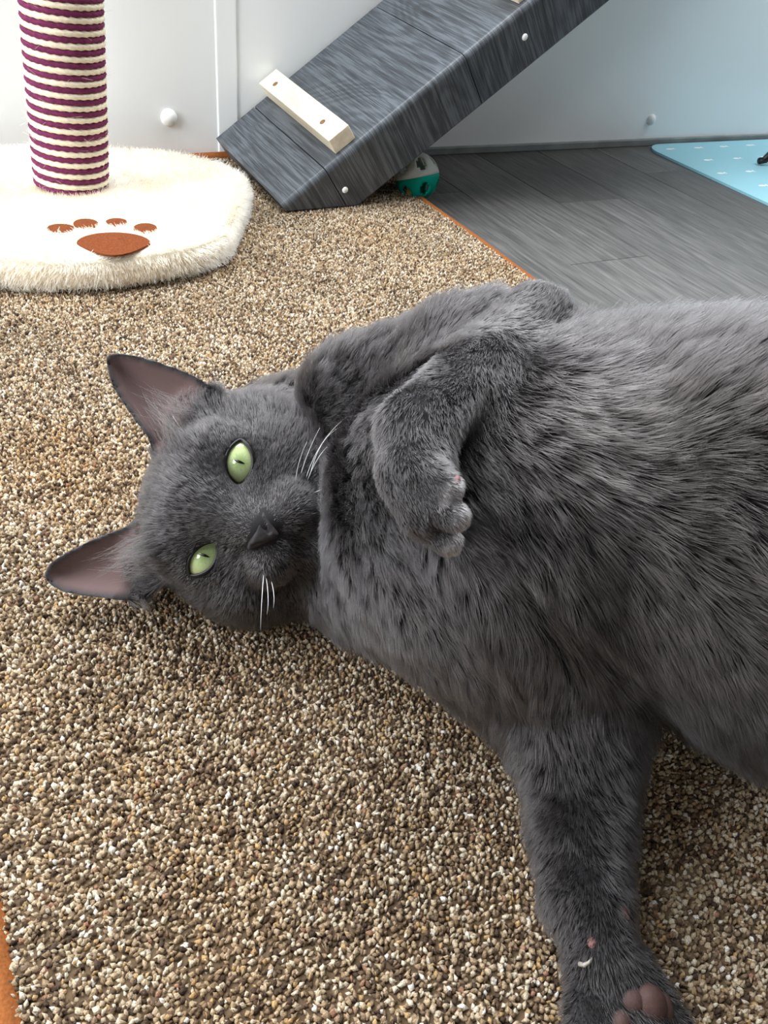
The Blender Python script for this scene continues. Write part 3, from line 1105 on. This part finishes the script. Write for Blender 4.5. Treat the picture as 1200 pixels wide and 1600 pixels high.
neck0 = (hp(0, -0.5, -2.6), 0.034)
chest = B(795, 800, 290, 0.010)
loin = B(1030, 785, 320, 0.014)
belly = B(1180, 830, 360, 0.015)
axis_t = unit(belly[0] - loin[0])
hip_c = belly[0] + (belly[0] - loin[0]) * 2.0
hip_c[2] = GZ + 0.072
chain([neck0, B(560, 770, 130, 0.006), chest], 0.016)
chain([B(430, 665, 75, 0.003), B(500, 670, 100, 0.005)], 0.012)
chain([B(480, 690, 105, 0.006), B(620, 690, 150, 0.008), chest], 0.016)
chain([B(480, 880, 92, 0.004), B(620, 890, 130, 0.006), chest], 0.016)
chain([(chest[0], chest[1]), (chest[0] + (loin[0] - chest[0]) * 0.12, chest[1])], 0.02)
chain([(chest[0] + np.array([.01, .03, -.01]), chest[1] * 0.78), (loin[0] + np.array([.01, .03, -.01]), loin[1] * 0.85)], 0.02)
chain([loin, belly, (hip_c, 0.068)], 0.02)
# lower (stretched) foreleg
shoulder_r = B(770, 930, 165, 0.006)
chain([chest, B(850, 955, 205, 0.010), B(888, 1075, 128, 0.006)], 0.016)
chain([shoulder_r, B(880, 1060, 118, 0.005), B(902, 1190, 92, 0.003)], 0.016)
chain([B(902, 1190, 92, 0.003), B(907, 1300, 79, 0.0028), B(917, 1400, 70, 0.0025), B(938, 1490, 70, 0.003)], 0.008)
# upper (folded) foreleg
sh_l = (at_z(600, 650, 0.088), 0.036)
el_l = Dp(838, 503, 0.298, 54)
wr_l = Dp(652, 672, 0.231, 56)
chain([sh_l, Dp(720, 555, 0.305, 72), el_l], 0.012)
chain([el_l, Dp(745, 580, 0.261, 58), wr_l], 0.004)
chain([wr_l, Dp(648, 740, 0.223, 54), Dp(664, 795, 0.221, 48)], 0.005)
FOLD0 = len(parts) - 4
TOES_L = [((655, 728, .217), (699, 762, .211), 27, 25), ((650, 775, .217), (709, 806, .212), 30, 25), ((652, 805, .224), (700, 845, .219), 30, 23)]
for a, b, ra, rb in TOES_L:
    A_, rA = Dp(*a, ra); B_, rB = Dp(*b, rb)
    parts.append((A_, B_, rA, rB, 0.0010))
FOLD = parts[FOLD0:]
# toes of the stretched paw (palm up)
TOES_R = [((925, 1500), (915, 1600), 44, 42), ((950, 1520), (960, 1650), 46, 42), ((980, 1530), (1020, 1660), 44, 42), ((990, 1510), (1060, 1610), 38, 34)]
for (ax, ay), (bx_, by_), ra, rb in TOES_R:
    A_, rA = B(ax, ay, ra, 0.0015, 0.003); B_, rB = B(bx_, by_, rb, 0.0015)
    parts.append((A_, B_, rA, rB, 0.003))
# hind quarters, outside the picture
bk = unit(np.cross(np.array([0, 0, 1.0]), axis_t)); bk = bk if bk @ (CC - hip_c) > 0 else -bk    # towards the viewer
ax_f = np.array([axis_t[0], axis_t[1], 0]); ax_f = unit(ax_f)
kn = hip_c + bk * 0.05 + ax_f * 0.06; kn[2] = GZ + 0.036
ho = hip_c + bk * 0.06 + ax_f * 0.15; ho[2] = GZ + 0.022
ft = ho + bk * 0.03 + ax_f * 0.06; ft[2] = GZ + 0.018
chain([(hip_c, 0.055), (kn, 0.034)], 0.015); chain([(kn, 0.030), (ho, 0.017), (ft, 0.016)], 0.008)
kn2 = kn + np.array([0, 0, 0.07]) + ax_f * 0.05; ho2 = ho + np.array([0, 0, 0.055]) + ax_f * 0.05; ft2 = ho2 + bk * 0.05 + ax_f * 0.04 - np.array([0, 0, 0.02])
chain([(hip_c + np.array([0, 0, .03]), 0.05), (kn2, 0.03)], 0.015); chain([(kn2, 0.028), (ho2, 0.016), (ft2, 0.015)], 0.008)
tl = [hip_c + ax_f * 0.06, hip_c + ax_f * 0.15 + bk * 0.02, hip_c + ax_f * 0.23 + bk * 0.07, hip_c + ax_f * 0.27 + bk * 0.13]
for i, p in enumerate(tl): p[2] = GZ + (0.03, 0.016, 0.013, 0.012)[i]
chain([(tl[0], 0.02), (tl[1], 0.014), (tl[2], 0.0125), (tl[3], 0.010)], 0.01)


def sd_cat(P):
    d = np.full(len(P), 1.0)
    for a, b, ra, rb, k in parts:
        d = smin(d, d_cap(P, a, b, ra, rb), k)
    near = np.linalg.norm(P - HO, axis=1) < 0.115
    if near.any():
        d[near] = smin(d[near], sd_head(P[near]), 0.008)
    d = smax(d, GZ - P[:, 2], 0.006)            # flattened where it lies on the rug
    return d


def surface_nets(fn, lo, hi, h, B_=8):
    nb = np.ceil((hi - lo) / (h * B_)).astype(int) + 1
    dims = nb * B_
    cs = [lo[i] + (np.arange(nb[i]) * B_ + (B_ - 1) / 2) * h for i in range(3)]
    G = np.stack(np.meshgrid(*cs, indexing='ij'), -1).reshape(-1, 3)
    dc = fn(G)
    act = np.abs(dc) < h * B_ * 1.25 + 0.003
    D = np.repeat(np.repeat(np.repeat(np.where(dc < 0, -1, 1).reshape(nb).astype(np.float32), B_, 0), B_, 1), B_, 2)
    ids = np.argwhere(act.reshape(nb))
    off = np.stack(np.meshgrid(*[np.arange(B_)] * 3, indexing='ij'), -1).reshape(-1, 3)
    for s in range(0, len(ids), 400):
        blk = ids[s:s + 400]
        ijk = (blk[:, None] * B_ + off[None]).reshape(-1, 3)
        D[ijk[:, 0], ijk[:, 1], ijk[:, 2]] = fn(lo + ijk * h)
    ins = D < 0
    nx, ny, nz = dims
    cnt = np.zeros((nx - 1, ny - 1, nz - 1), np.int8)
    for a in (0, 1):
        for b in (0, 1):
            for c in (0, 1):
                cnt += ins[a:nx - 1 + a, b:ny - 1 + b, c:nz - 1 + c]
    cells = np.argwhere((cnt > 0) & (cnt < 8))
    vid = np.full((nx - 1, ny - 1, nz - 1), -1, np.int32)
    vid[cells[:, 0], cells[:, 1], cells[:, 2]] = np.arange(len(cells))
    acc = np.zeros((len(cells), 3)); num = np.zeros(len(cells))
    corner = [(a, b, c) for a in (0, 1) for b in (0, 1) for c in (0, 1)]
    for p in corner:
        for q in corner:
            if p < q and sum(abs(p[i] - q[i]) for i in range(3)) == 1:
                pa = cells + p; qa = cells + q
                va = D[pa[:, 0], pa[:, 1], pa[:, 2]]; vb = D[qa[:, 0], qa[:, 1], qa[:, 2]]
                m = (va < 0) != (vb < 0)
                t = np.where(m, va / (va - vb + 1e-12), 0)[:, None]
                acc += np.where(m[:, None], np.array(p) + t * (np.array(q) - np.array(p)), 0)
                num += m
    V = lo + (cells + acc / num[:, None]) * h
    Q = []
    for ax in range(3):
        o1, o2 = [(1, 2), (2, 0), (0, 1)][ax]
        sl_a = [slice(1, n - 1) for n in dims]; sl_b = [slice(1, n - 1) for n in dims]
        sl_a[ax] = slice(0, dims[ax] - 1); sl_b[ax] = slice(1, dims[ax])
        A_ = ins[tuple(sl_a)]; Bb = ins[tuple(sl_b)]
        e = np.argwhere(A_ != Bb)
        flip = A_[e[:, 0], e[:, 1], e[:, 2]]
        base = e.copy()
        for i in range(3):
            if i != ax: base[:, i] += 1
        def g(d1, d2):
            c = base.copy(); c[:, o1] -= d1; c[:, o2] -= d2
            return vid[c[:, 0], c[:, 1], c[:, 2]]
        q = np.stack([g(1, 1), g(0, 1), g(0, 0), g(1, 0)], 1)
        q[~flip] = q[~flip][:, ::-1]
        Q.append(q)
    Q = np.concatenate(Q)
    Q = Q[(Q >= 0).all(1)]
    return V, Q


allc = np.array([p[0] for p in parts] + [p[1] for p in parts]); allr = np.array([p[2] for p in parts] + [p[3] for p in parts])
lo = np.minimum((allc - allr[:, None]).min(0), HO - 0.10) - 0.006
hi = np.maximum((allc + allr[:, None]).max(0), HO + 0.10) + 0.006
lo[2] = GZ - 0.008
CV, CQ = surface_nets(sd_cat, lo, hi, 0.00125)


def laplace(V, Q, it, keepz=None):
    e = np.concatenate([Q[:, [0, 1]], Q[:, [1, 2]], Q[:, [2, 3]], Q[:, [3, 0]]])
    for _ in range(it):
        s = np.zeros_like(V); n = np.zeros(len(V))
        for a, b in ((0, 1), (1, 0)):
            for c in range(3): s[:, c] += np.bincount(e[:, a], V[e[:, b], c], len(V))
            n += np.bincount(e[:, a], minlength=len(V))
        V = V + 0.5 * (s / n[:, None] - V)
    return V


_q = to_head(CV)
_e = np.clip((np.abs(_q[:, 0]) < 6.5) * (_q[:, 1] - 2.4) / 0.6, 0, 1)[:, None] * (np.linalg.norm(_q, axis=1) < 10)[:, None]
_v1 = laplace(CV, CQ, 1)
CV = _v1 * (1 - _e) + laplace(_v1, CQ, 9) * _e
body_me = np_mesh('body', CV, CQ)
CN = np.zeros((len(CV), 3)); body_me.vertices.foreach_get
nn_ = np.empty(len(CV) * 3, np.float32); body_me.vertex_normals.foreach_get('vector', nn_); CN = nn_.reshape(-1, 3).astype(float)


def ear_inner_mask(P, N):
    """1 inside the ear cup (bare skin), 0 elsewhere"""
    q = to_head(P)
    out = np.zeros(len(P))
    for s in (1, -1):
        near = (np.abs(q[:, 0]) < 7) & (q[:, 1] > 0.5) & (q[:, 1] < 8) & (np.abs(q[:, 2]) < 2.5)
        if not near.any(): continue
        d2 = sd_poly(q[near][:, :2], EARP[s])
        fr = (N[near] @ hz)
        v = np.clip((-d2 - 0.12) / 0.25, 0, 1) * np.clip((fr + 0.25) / 0.3, 0, 1)
        v *= np.clip((q[near][:, 1] - (2.1 + 0.0 * s)) / 0.7, 0, 1)
        v *= np.clip((0.9 - (q[near][:, 2] - EAR_Z[s])) / 0.3, 0, 1)
        out[near] = np.maximum(out[near], v)
    return out


ein = ear_inner_mask(CV, CN)
skin = np.array(srgb(34, 32, 33)[:3]); pink = np.array(srgb(112, 92, 90)[:3])
colv = np.ones((len(CV), 4), np.float32)
toe = np.zeros(len(CV))  # toe tips: reflected light put into the skin colour, matching the fur
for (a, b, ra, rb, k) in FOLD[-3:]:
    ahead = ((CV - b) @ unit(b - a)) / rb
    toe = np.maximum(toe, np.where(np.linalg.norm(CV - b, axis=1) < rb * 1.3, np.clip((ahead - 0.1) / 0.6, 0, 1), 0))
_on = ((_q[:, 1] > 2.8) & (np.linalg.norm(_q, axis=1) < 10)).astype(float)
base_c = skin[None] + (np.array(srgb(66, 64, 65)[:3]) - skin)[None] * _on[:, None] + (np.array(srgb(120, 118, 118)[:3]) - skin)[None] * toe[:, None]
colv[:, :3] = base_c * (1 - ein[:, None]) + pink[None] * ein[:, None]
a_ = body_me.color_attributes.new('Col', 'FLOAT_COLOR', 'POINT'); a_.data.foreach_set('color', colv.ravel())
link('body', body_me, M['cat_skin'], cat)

# ---- eyes
for s in (1, -1):
    ex, ey = EYES[s]
    bm = bmesh.new()
    bmesh.ops.create_uvsphere(bm, u_segments=48, v_segments=32, radius=EYE_R * 0.01)
    eye = bm_obj('eye', bm, M['iris'], cat, True)
    c = hp(ex, ey, EYE_Z)
    gaze = unit(unit(CC - c) + 0.0 * hx)
    gx = unit(hx - hx @ gaze * gaze); gy = np.cross(gaze, gx)
    mw = Matrix(((gx[0], gy[0], gaze[0], c[0]), (gx[1], gy[1], gaze[1], c[1]), (gx[2], gy[2], gaze[2], c[2]), (0, 0, 0, 1)))
    eye.matrix_local = Matrix.Translation(-cat.location) @ mw
    eye['label'] = 'green eye with slit pupil'
    # slit pupil: a thin lens on the front of the ball
    V = [(0, 0, EYE_R * 0.01 + 0.00016)]
    nseg = 24
    for k in range(nseg):
        t = 2 * math.pi * k / nseg
        px_, py_ = 0.00055 * math.cos(t) * abs(math.cos(t)) ** 0.0, 0.0022 * math.sin(t)
        px_ = 0.0005 * math.cos(t) * (1 - (py_ / 0.0023) ** 2) ** 0.5
        V.append((px_, py_, math.sqrt((EYE_R * 0.01) ** 2 - px_ ** 2 - py_ ** 2) + 0.0001))
    me = bpy.data.meshes.new('pupil'); me.from_pydata(V, [], [(0, 1 + k, 1 + (k + 1) % nseg) for k in range(nseg)]); me.materials.append(M['pupil'])
    pu = bpy.data.objects.new('pupil', me); COL.objects.link(pu); pu.parent = eye
    # dark lid rim around the opening
    th = np.linspace(0, 2 * math.pi, 400)
    best = []
    ca, sa = math.cos(SLANT), math.sin(SLANT)
    for t in th[:-1:5]:
        r = np.linspace(0.1, 1.2, 221)
        u_, v_ = r * math.cos(t), r * math.sin(t)
        x_ = (u_ * ca - v_ * sa) * s + ex; y_ = u_ * sa + v_ * ca + ey
        dd = almond(np.stack([x_, y_, 0 * x_], 1), s)
        i = int(np.argmax(dd > 0.015))
        rr = math.hypot(x_[i] - ex, y_[i] - ey)
        zz = EYE_Z + math.sqrt(max((EYE_R + 0.06) ** 2 - rr * rr, 0))
        best.append(hp(x_[i], y_[i], zz))
    best.append(best[0])
    V, Fc = tube(best, 0.0007, 8, False)
    mesh('eyelid', V, Fc, M['lid'], cat, True)


# ---- nose leather
NOSE_PX = [(411, 797), (419, 806), (428, 822), (437, 834), (434, 842), (420, 848), (404, 856), (391, 863), (385, 858), (388, 846), (395, 830), (401, 812)]
NOSEP = closed_spline([to_plane(x, y, 4.45) for x, y in NOSE_PX], 3)
NOS = [[to_plane(x, y, 4.45) for x, y in l] for l in (((410, 812), (413, 822), (420, 831)), ((393, 856), (402, 853), (411, 850)))]
NC = NOSEP.mean(0)


def sd_nose(P):
    q = to_head(P)
    d2 = sd_poly(q[:, :2], NOSEP)
    zs = 4.50 - 0.42 * (q[:, 0] - NC[0]) ** 2 - 0.18 * (q[:, 1] - NC[1] - 0.1) ** 2
    d = smax((np.abs(q[:, 2] - zs + 0.28) - 0.34) * 0.8, d2 + 0.03, 0.22)
    for l in NOS:
        for a, b in zip(l[:-1], l[1:]):
            za = 4.50 - 0.42 * (a[0] - NC[0]) ** 2 + 0.07
            d = smax(d, -d_cap(q, np.array([a[0], a[1], za]), np.array([b[0], b[1], za]), 0.10, 0.085), 0.06)
    m = (NOSEP[9:14].mean(0))
    d = smax(d, -d_cap(q, np.array([NC[0], NC[1], 4.63]), np.array([m[0], m[1], 4.5]), 0.03, 0.035), 0.05)
    return d * 0.01


NV, NQ = surface_nets(sd_nose, hp(0, -1.85, 4.3) - 0.012, hp(0, -1.85, 4.3) + 0.012, 0.0004)
NV = laplace(NV, NQ, 1)
link('nose', np_mesh('nose', NV, NQ), M['nose'], cat)['label'] = 'dark slate nose'


# ---- paw pads and claw
def blob(name, c, ax, r, mat, parent=cat, lab=None):
    bm = bmesh.new()
    bmesh.ops.create_uvsphere(bm, u_segments=20, v_segments=14, radius=1.0)
    for v in bm.verts:
        p = np.array(v.co)
        v.co = Vector(np.array(c) + ax[0] * p[0] * r[0] + ax[1] * p[1] * r[1] + ax[2] * p[2] * r[2])
    o = bm_obj(name, bm, mat, parent, True)
    if lab: o['label'] = lab
    return o


def surf_many(px, py, sink=0.0):
    """first points of the cat surface seen at pixels"""
    d = np.array([ray(a, b) for a, b in zip(px, py)])
    t = np.full(len(d), 0.12)
    for _ in range(70):
        v = sd_cat(CC + d * t[:, None])
        t += np.where(v > 0.0002, v * 0.85, 0)
    return CC + d * (t + sink)[:, None]


def surf(px, py, sink=0.0):
    return surf_many([px], [py], sink)[0]


PA = (CR, CU, -CF)
for (px, py, rx_, ry_, sk) in ((985, 1562, 26, 22, .0026), (1013, 1572, 29, 34, .0026), (1036, 1578, 16, 28, .003)):
    c = surf(px, py, sk); dpt = (c - CC) @ CF
    blob('paw_pad', c, PA, (rx_ * dpt / FPX, ry_ * dpt / FPX, 0.0045), M['pad'], lab='mauve-brown palm pad')
c = surf(968, 1598, .0022); blob('paw_pad', c, PA, (.0036, .0040, .004), M['pad'], lab='mauve-brown toe pad')
c = surf(925, 1474, .0014); blob('paw_pad', c, PA, (.0017, .0021, .0022), M['pad_pink'], lab='small pink dew pad')
c = surf(972, 1432, .0020); blob('paw_pad', c, PA, (.0022, .0036, .0028), M['pad'], lab='wrist pad')
c = surf(714, 752, .0016); blob('paw_pad', c, PA, (.0011, .0016, .0022), M['pad_pink'], lab='pink toe pad of the folded paw')
cl = [surf(x, y, -0.0008) for x, y in ((905, 1506), (913, 1508), (920, 1504), (925, 1497))]
V, Fc = tube(cl, [0.0007, 0.0007, 0.0005, 0.0002], 8); mesh('claw', V, Fc, M['claw'], cat, True)

# ---- fur


def fur_fields(P, N):
    """flow direction, length, lift at surface points"""
    n = len(P)
    x_, y_ = to_px(P)
    ctl = np.array([
        # px, py, dx, dy, length mm, sigma
        (560, 800, 1.0, .2, 9, 70), (600, 930, .9, .45, 10, 60), (700, 950, .55, .8, 13, 70), (700, 1040, .3, .9, 10, 60), (800, 880, .35, .95, 15, 80),
        (860, 980, .25, 1, 15, 70), (960, 1010, .5, .85, 14, 60), (760, 800, .6, .7, 13, 70),
        (500, 600, .95, -.2, 7, 50), (580, 570, .9, -.35, 8, 50), (700, 500, .9, -.4, 8, 60), (830, 460, .7, -.6, 9, 50), (600, 640, .3, .9, 7, 40),
        (780, 545, -.75, .65, 6, 45), (700, 600, -.7, .7, 5.5, 45), (640, 670, -.2, 1, 4.5, 40), (650, 750, .2, 1, 3.6, 35), (690, 820, .5, .85, 3.0, 35),
        (850, 600, .5, .6, 10, 50), (930, 480, .35, -.95, 13, 60), (1080, 490, .6, -.8, 15, 70), (1190, 490, .7, -.7, 15, 70), (980, 600, .8, -.35, 13, 70),
        (1130, 620, .95, -.15, 15, 80), (880, 720, .6, .6, 14, 70), (1020, 760, .9, .3, 15, 80), (1150, 800, .95, .3, 16, 80), (960, 880, .6, .75, 15, 60),
        (1060, 930, .85, .5, 15, 80), (1180, 980, .85, .55, 15, 80), (1060, 1080, .6, .8, 13, 70), (1160, 1150, .5, .9, 12, 70), (1300, 900, .95, .3, 15, 150),
        (900, 1080, .05, 1, 12, 60), (820, 1120, -.35, .9, 10, 50), (980, 1110, .6, .8, 11, 45), (905, 1200, .0, 1, 8, 60), (830, 1220, -.4, .9, 7, 40), (985, 1220, .5, .85, 7.5, 40),
        (911, 1310, .0, 1, 6, 60), (920, 1410, .05, 1, 4.5, 50), (940, 1500, .1, 1, 3.6, 50), (960, 1600, .2, 1, 3.2, 60)])
    D2 = np.zeros((n, 2)); L = np.zeros(n); W = np.zeros(n) + 1e-12
    for c in ctl:
        w_ = np.exp(-((x_ - c[0]) ** 2 + (y_ - c[1]) ** 2) / (2 * c[5] ** 2)) + 1e-9
        D2[:, 0] += w_ * c[2]; D2[:, 1] += w_ * c[3]; L += w_ * c[4]; W += w_
    D2 /= W[:, None]; L = L / W
    L = np.where(L > 7, 7 + (L - 7) * 0.75, L)
    flow = D2[:, :1] * CR - D2[:, 1:] * CU
    lift = np.full(n, 0.75)
    dl = np.full(n, 1.0)
    for a, b, ra, rb, k in FOLD:
        dl = np.minimum(dl, d_cap(P, a, b, ra, rb))
    lw = np.clip((0.006 - dl) / 0.003, 0, 1)
    L = L * (1 - lw) + np.minimum(L, np.where(y_ > 740, 2.2, np.where(y_ > 690, 3.0, 4.2))) * lw
    lift = lift * (1 - 0.3 * lw)
    # head
    q = to_head(P)
    hd = np.linalg.norm(q - np.array([0, -0.6, 0.5]), axis=1)
    hw = np.clip((5.6 - hd) / 1.2, 0, 1)
    isleg = (x_ > 585) & (y_ > 560)
    hw[isleg & (q[:, 1] < -4.6)] = 0
    c2 = np.stack([q[:, 0] * 1.0, (q[:, 1] + 1.55)], 1)
    rr = np.linalg.norm(c2, axis=1)
    hflow = (c2[:, :1] * hx + c2[:, 1:] * hy) / (rr[:, None] + 0.2) - 0.55 * hz
    hl = np.clip(1.6 + 1.15 * (rr - 0.6), 1.5, 6.0)
    dz_ = np.minimum(almond(q, 1), almond(q, -1))
    eyef = np.where(q[:, 2] > 0.8, np.clip((dz_ - 0.04) / 0.8, 0, 1), 1)
    hl = np.where(eyef < 1, np.minimum(hl, 1.3 + 3.2 * eyef), hl)
    flow = flow * (1 - hw[:, None]) + hflow * hw[:, None]
    L = L * (1 - hw) + hl * hw
    lift = lift * (1 - hw) + 0.5 * hw
    kill = (hw > 0.2) & (q[:, 2] > 0.8) & (dz_ < 0.05)
    nd = sd_nose(P) * 100
    kill |= nd < 0.06
    # ears: tiny velvet
    on_ear = np.zeros(n, bool)
    for s in (1, -1):
        dd = sd_ear(q, s)
        e = (dd < 0.2) & (q[:, 1] > 2.3) & (np.abs(q[:, 0]) > 1.1)
        on_ear |= e
        tipdir = unit(EARP[s][15] - EARP[s][[0, 30]].mean(0))
        flow[e] = tipdir[0] * hx + tipdir[1] * hy
    L[on_ear] = 1.6
    lift[on_ear] = 0.35
    flow = flow - (flow * N).sum(1)[:, None] * N
    return unit(flow), L * 0.001, lift, kill, on_ear, hw


def build_fur():
    T = np.concatenate([CQ[:, [0, 1, 2]], CQ[:, [0, 2, 3]]])
    ct = CV[T].mean(1)
    cx_, cy_ = to_px(ct)
    q = to_head(ct)
    hd = np.linalg.norm(q, axis=1)
    fn_ = unit(np.cross(CV[T[:, 1]] - CV[T[:, 0]], CV[T[:, 2]] - CV[T[:, 0]]))
    wt = np.ones(len(T)) * 1.0
    wt[hd < 7.0] = 2.2
    wt[(cy_ > 1050) & (cx_ < 1010)] = 1.5
    wt[(cx_ > 570) & (cx_ < 800) & (cy_ < 880) & (cy_ > 480)] = 1.6
    wt[(cx_ > 600) & (cx_ < 760) & (cy_ < 890) & (cy_ > 700)] = 3.0
    wt *= np.where((fn_ * unit(CC - ct)).sum(1) < -0.35, 0.35, 1.0)       # the side lying on the rug carries less
    wt[ct[:, 2] < GZ + 0.001] = 0.0
    wt[cx_ > 1350] *= 0.4
    NS = 400000
    P, idx, u, v = sample_tris(CV, T, wt, NS, rng)
    N = unit(CN[T[idx, 0]] * (1 - u - v)[:, None] + CN[T[idx, 1]] * u[:, None] + CN[T[idx, 2]] * v[:, None])
    flow, L, lift, kill, on_ear, hw = fur_fields(P, N)
    ei = ear_inner_mask(P, N)
    kill |= (ei > 0.3) & (rng.random(len(P)) < 0.30 + 0.5 * ei)
    k_ = ~kill
    P, N, flow, L, lift, on_ear, hw = P[k_], N[k_], flow[k_], L[k_], lift[k_], on_ear[k_], hw[k_]
    n = len(P)
    # locks: hairs of one small cell lean together
    cell = np.where(hw > 0.5, 0.0022, 0.0050)
    ci_ = np.floor(P / cell[:, None]).astype(np.int64)
    hsh = (ci_[:, 0] * 73856093) ^ (ci_[:, 1] * 19349663) ^ (ci_[:, 2] * 83492791)
    def rnd(seed):
        xx = (hsh + seed * 2654435761) & 0xFFFFFFFF
        xx = ((xx ^ (xx >> 15)) * 2246822519) & 0xFFFFFFFF
        xx = ((xx ^ (xx >> 13)) * 3266489917) & 0xFFFFFFFF
        return ((xx ^ (xx >> 16)) & 0xFFFF) / 65535.0
    side_ = np.cross(N, flow)
    amp = np.where(hw > 0.5, 0.12, 0.17)
    amp[on_ear] = 0.1
    lock = (rnd(1) - 0.5) * 2 * amp
    big = lowf(P[:, 0] + P[:, 2], P[:, 1] - P[:, 2], 5, 160) * 0.28 * np.where(hw > 0.5, 0.3, 1)
    fl = unit(flow + side_ * (lock + big + rng.normal(0, 0.14, n))[:, None])
    L = L * (0.8 + 0.35 * rnd(2)) * rng.uniform(0.7, 1.12, n)
    lf = lift * (0.75 + 0.5 * rnd(3)) + rng.normal(0, 0.08, n)
    S = strands(P - N * 0.0004, N, fl, L, lf + 0.25, lf - 0.45, 5)
    # tips gather towards the centre of their lock
    cc_ = (ci_ + 0.5) * cell[:, None] + N * (L * 0.5)[:, None] + fl * (L * 0.75)[:, None]
    pull = np.where(on_ear, 0.0, np.where(hw > 0.5, 0.2, 0.25)) * np.clip(L / 0.005, 0, 1)
    for i in range(2, 5):
        f_ = pull * (i / 4.0) ** 2
        S[:, i] += (cc_ - S[:, 4]) * f_[:, None] * 0.6
    S[:, :, 2] = np.maximum(S[:, :, 2], RUG_T - 0.001)
    rad = np.where(hw > 0.5, 0.00008, 0.0001) * rng.uniform(0.75, 1.25, n)
    rad[on_ear] = 0.00006
    # coat colour: silver muzzle, silver toe tips brightened as if reflecting light, darker whisker spots and mouth line, browner belly
    q = to_head(P); x_, y_ = to_px(P)
    tn = np.ones((n, 3))
    br = np.ones(n)
    face = (hw > 0.5) & (q[:, 2] > 1.0)
    dn = np.hypot(q[:, 0], q[:, 1] + 2.2)
    br = np.where(face, 1 + 1.3 * np.exp(-((dn - 0.9) / 0.7) ** 2), br)
    br = np.where(face, br * (1 - 0.55 * np.exp(-(q[:, 0] / 0.10) ** 2) * ((q[:, 1] < -2.0) & (q[:, 1] > -2.9))), br)
    mo = np.abs(q[:, 1] + 2.95 - 0.25 * np.abs(q[:, 0]))
    br = np.where(face & (np.abs(q[:, 0]) < 1.5), br * (1 - 0.5 * np.exp(-(mo / 0.12) ** 2)), br)
    spots = (np.sin(q[:, 0] * 11 + q[:, 1] * 3) * np.sin(q[:, 1] * 13 - q[:, 0] * 2) > 0.45) & (np.abs(q[:, 0]) > 0.6) & (np.abs(q[:, 0]) < 2.0) & (q[:, 1] < -1.5) & (q[:, 1] > -3.0)
    br = np.where(face & spots, br * 0.55, br)
    dm = np.minimum(almond(q, 1), almond(q, -1))
    br = np.where(face, br * (1 - 0.45 * np.exp(-(np.clip(dm, 0, 9) / 0.18) ** 2)), br)
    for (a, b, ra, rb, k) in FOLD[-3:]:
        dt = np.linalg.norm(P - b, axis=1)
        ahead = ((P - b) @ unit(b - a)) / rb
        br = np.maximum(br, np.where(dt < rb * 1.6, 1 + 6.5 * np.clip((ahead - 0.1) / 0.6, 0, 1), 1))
    br = np.where(on_ear, 1.7, br)
    wb = np.clip((x_ - 700) / 150, 0, 1) * np.clip((y_ - 520) / 120, 0, 1) * (hw < 0.3) * np.clip((1120 - y_) / 100, 0, 1)
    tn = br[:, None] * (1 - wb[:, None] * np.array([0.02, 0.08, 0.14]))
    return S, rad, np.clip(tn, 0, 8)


if FUR_ON:
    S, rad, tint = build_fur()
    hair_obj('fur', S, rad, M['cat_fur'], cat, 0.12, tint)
    # long hairs growing across the ear openings
    Es, Er = [], []
    for s, a, b, tip in ((1, (250, 700), (325, 640), (215, 610)), (1, (262, 712), (300, 690), (250, 640)), (-1, (235, 815), (262, 905), (150, 888)), (-1, (240, 830), (260, 880), (175, 870))):
        t = rng.random(130)
        rx_ = a[0] * (1 - t) + b[0] * t + rng.normal(0, 7, 130); ry_ = a[1] * (1 - t) + b[1] * t + rng.normal(0, 7, 130)
        p0 = surf_many(rx_, ry_, 0.0005)
        for m_ in range(130):
            dirv = np.array([tip[0] - rx_[m_], tip[1] - ry_[m_]]) + rng.normal(0, 16, 2)
            dw = (dirv[0] * CR - dirv[1] * CU) * 0.3 / FPX * rng.uniform(0.35, 1.0)
            out = hz * np.linalg.norm(dw)
            Es.append([p0[m_] + dw * k / 4 + out * (0.35 * (k / 4) - 0.25 * (k / 4) ** 2) for k in range(5)])
            Er.append(0.00006)
    hair_obj('ear_hair', np.array(Es), np.array(Er), M['cat_fur'], cat, 0.2, np.ones((len(Es), 3)) * 1.2)

# ---- whiskers
wk = [((478, 748), (505, 690), (547, 648)), ((484, 745), (512, 682), (560, 662)), ((480, 752), (520, 690), (578, 680)), ((470, 742), (482, 706), (500, 668)), ((462, 752), (468, 720), (480, 690)),
      ((490, 770), (530, 755), (572, 742)), ((495, 782), (535, 775), (580, 775)),
      ((412, 898), (409, 940), (407, 985)), ((416, 903), (419, 935), (417, 960)), ((424, 908), (428, 930), (427, 950)),
      ((300, 690), (282, 668), (270, 650))]
for a, b, c in wk:
    p0 = surf(*a, 0.0006)
    dd = (p0 - CC) @ CF
    p1 = at_d(b[0], b[1], dd - 0.010); p2 = at_d(c[0], c[1], dd - 0.012)
    ts = np.linspace(0, 1, 12)[:, None]
    pts = (1 - ts) ** 2 * p0 + 2 * ts * (1 - ts) * (2 * p1 - 0.5 * (p0 + p2)) + ts ** 2 * p2
    V, Fc = tube(pts, np.linspace(0.00014, 0.00003, 12), 5)
    mesh('whisker', V, Fc, M['whisker'], cat, True)
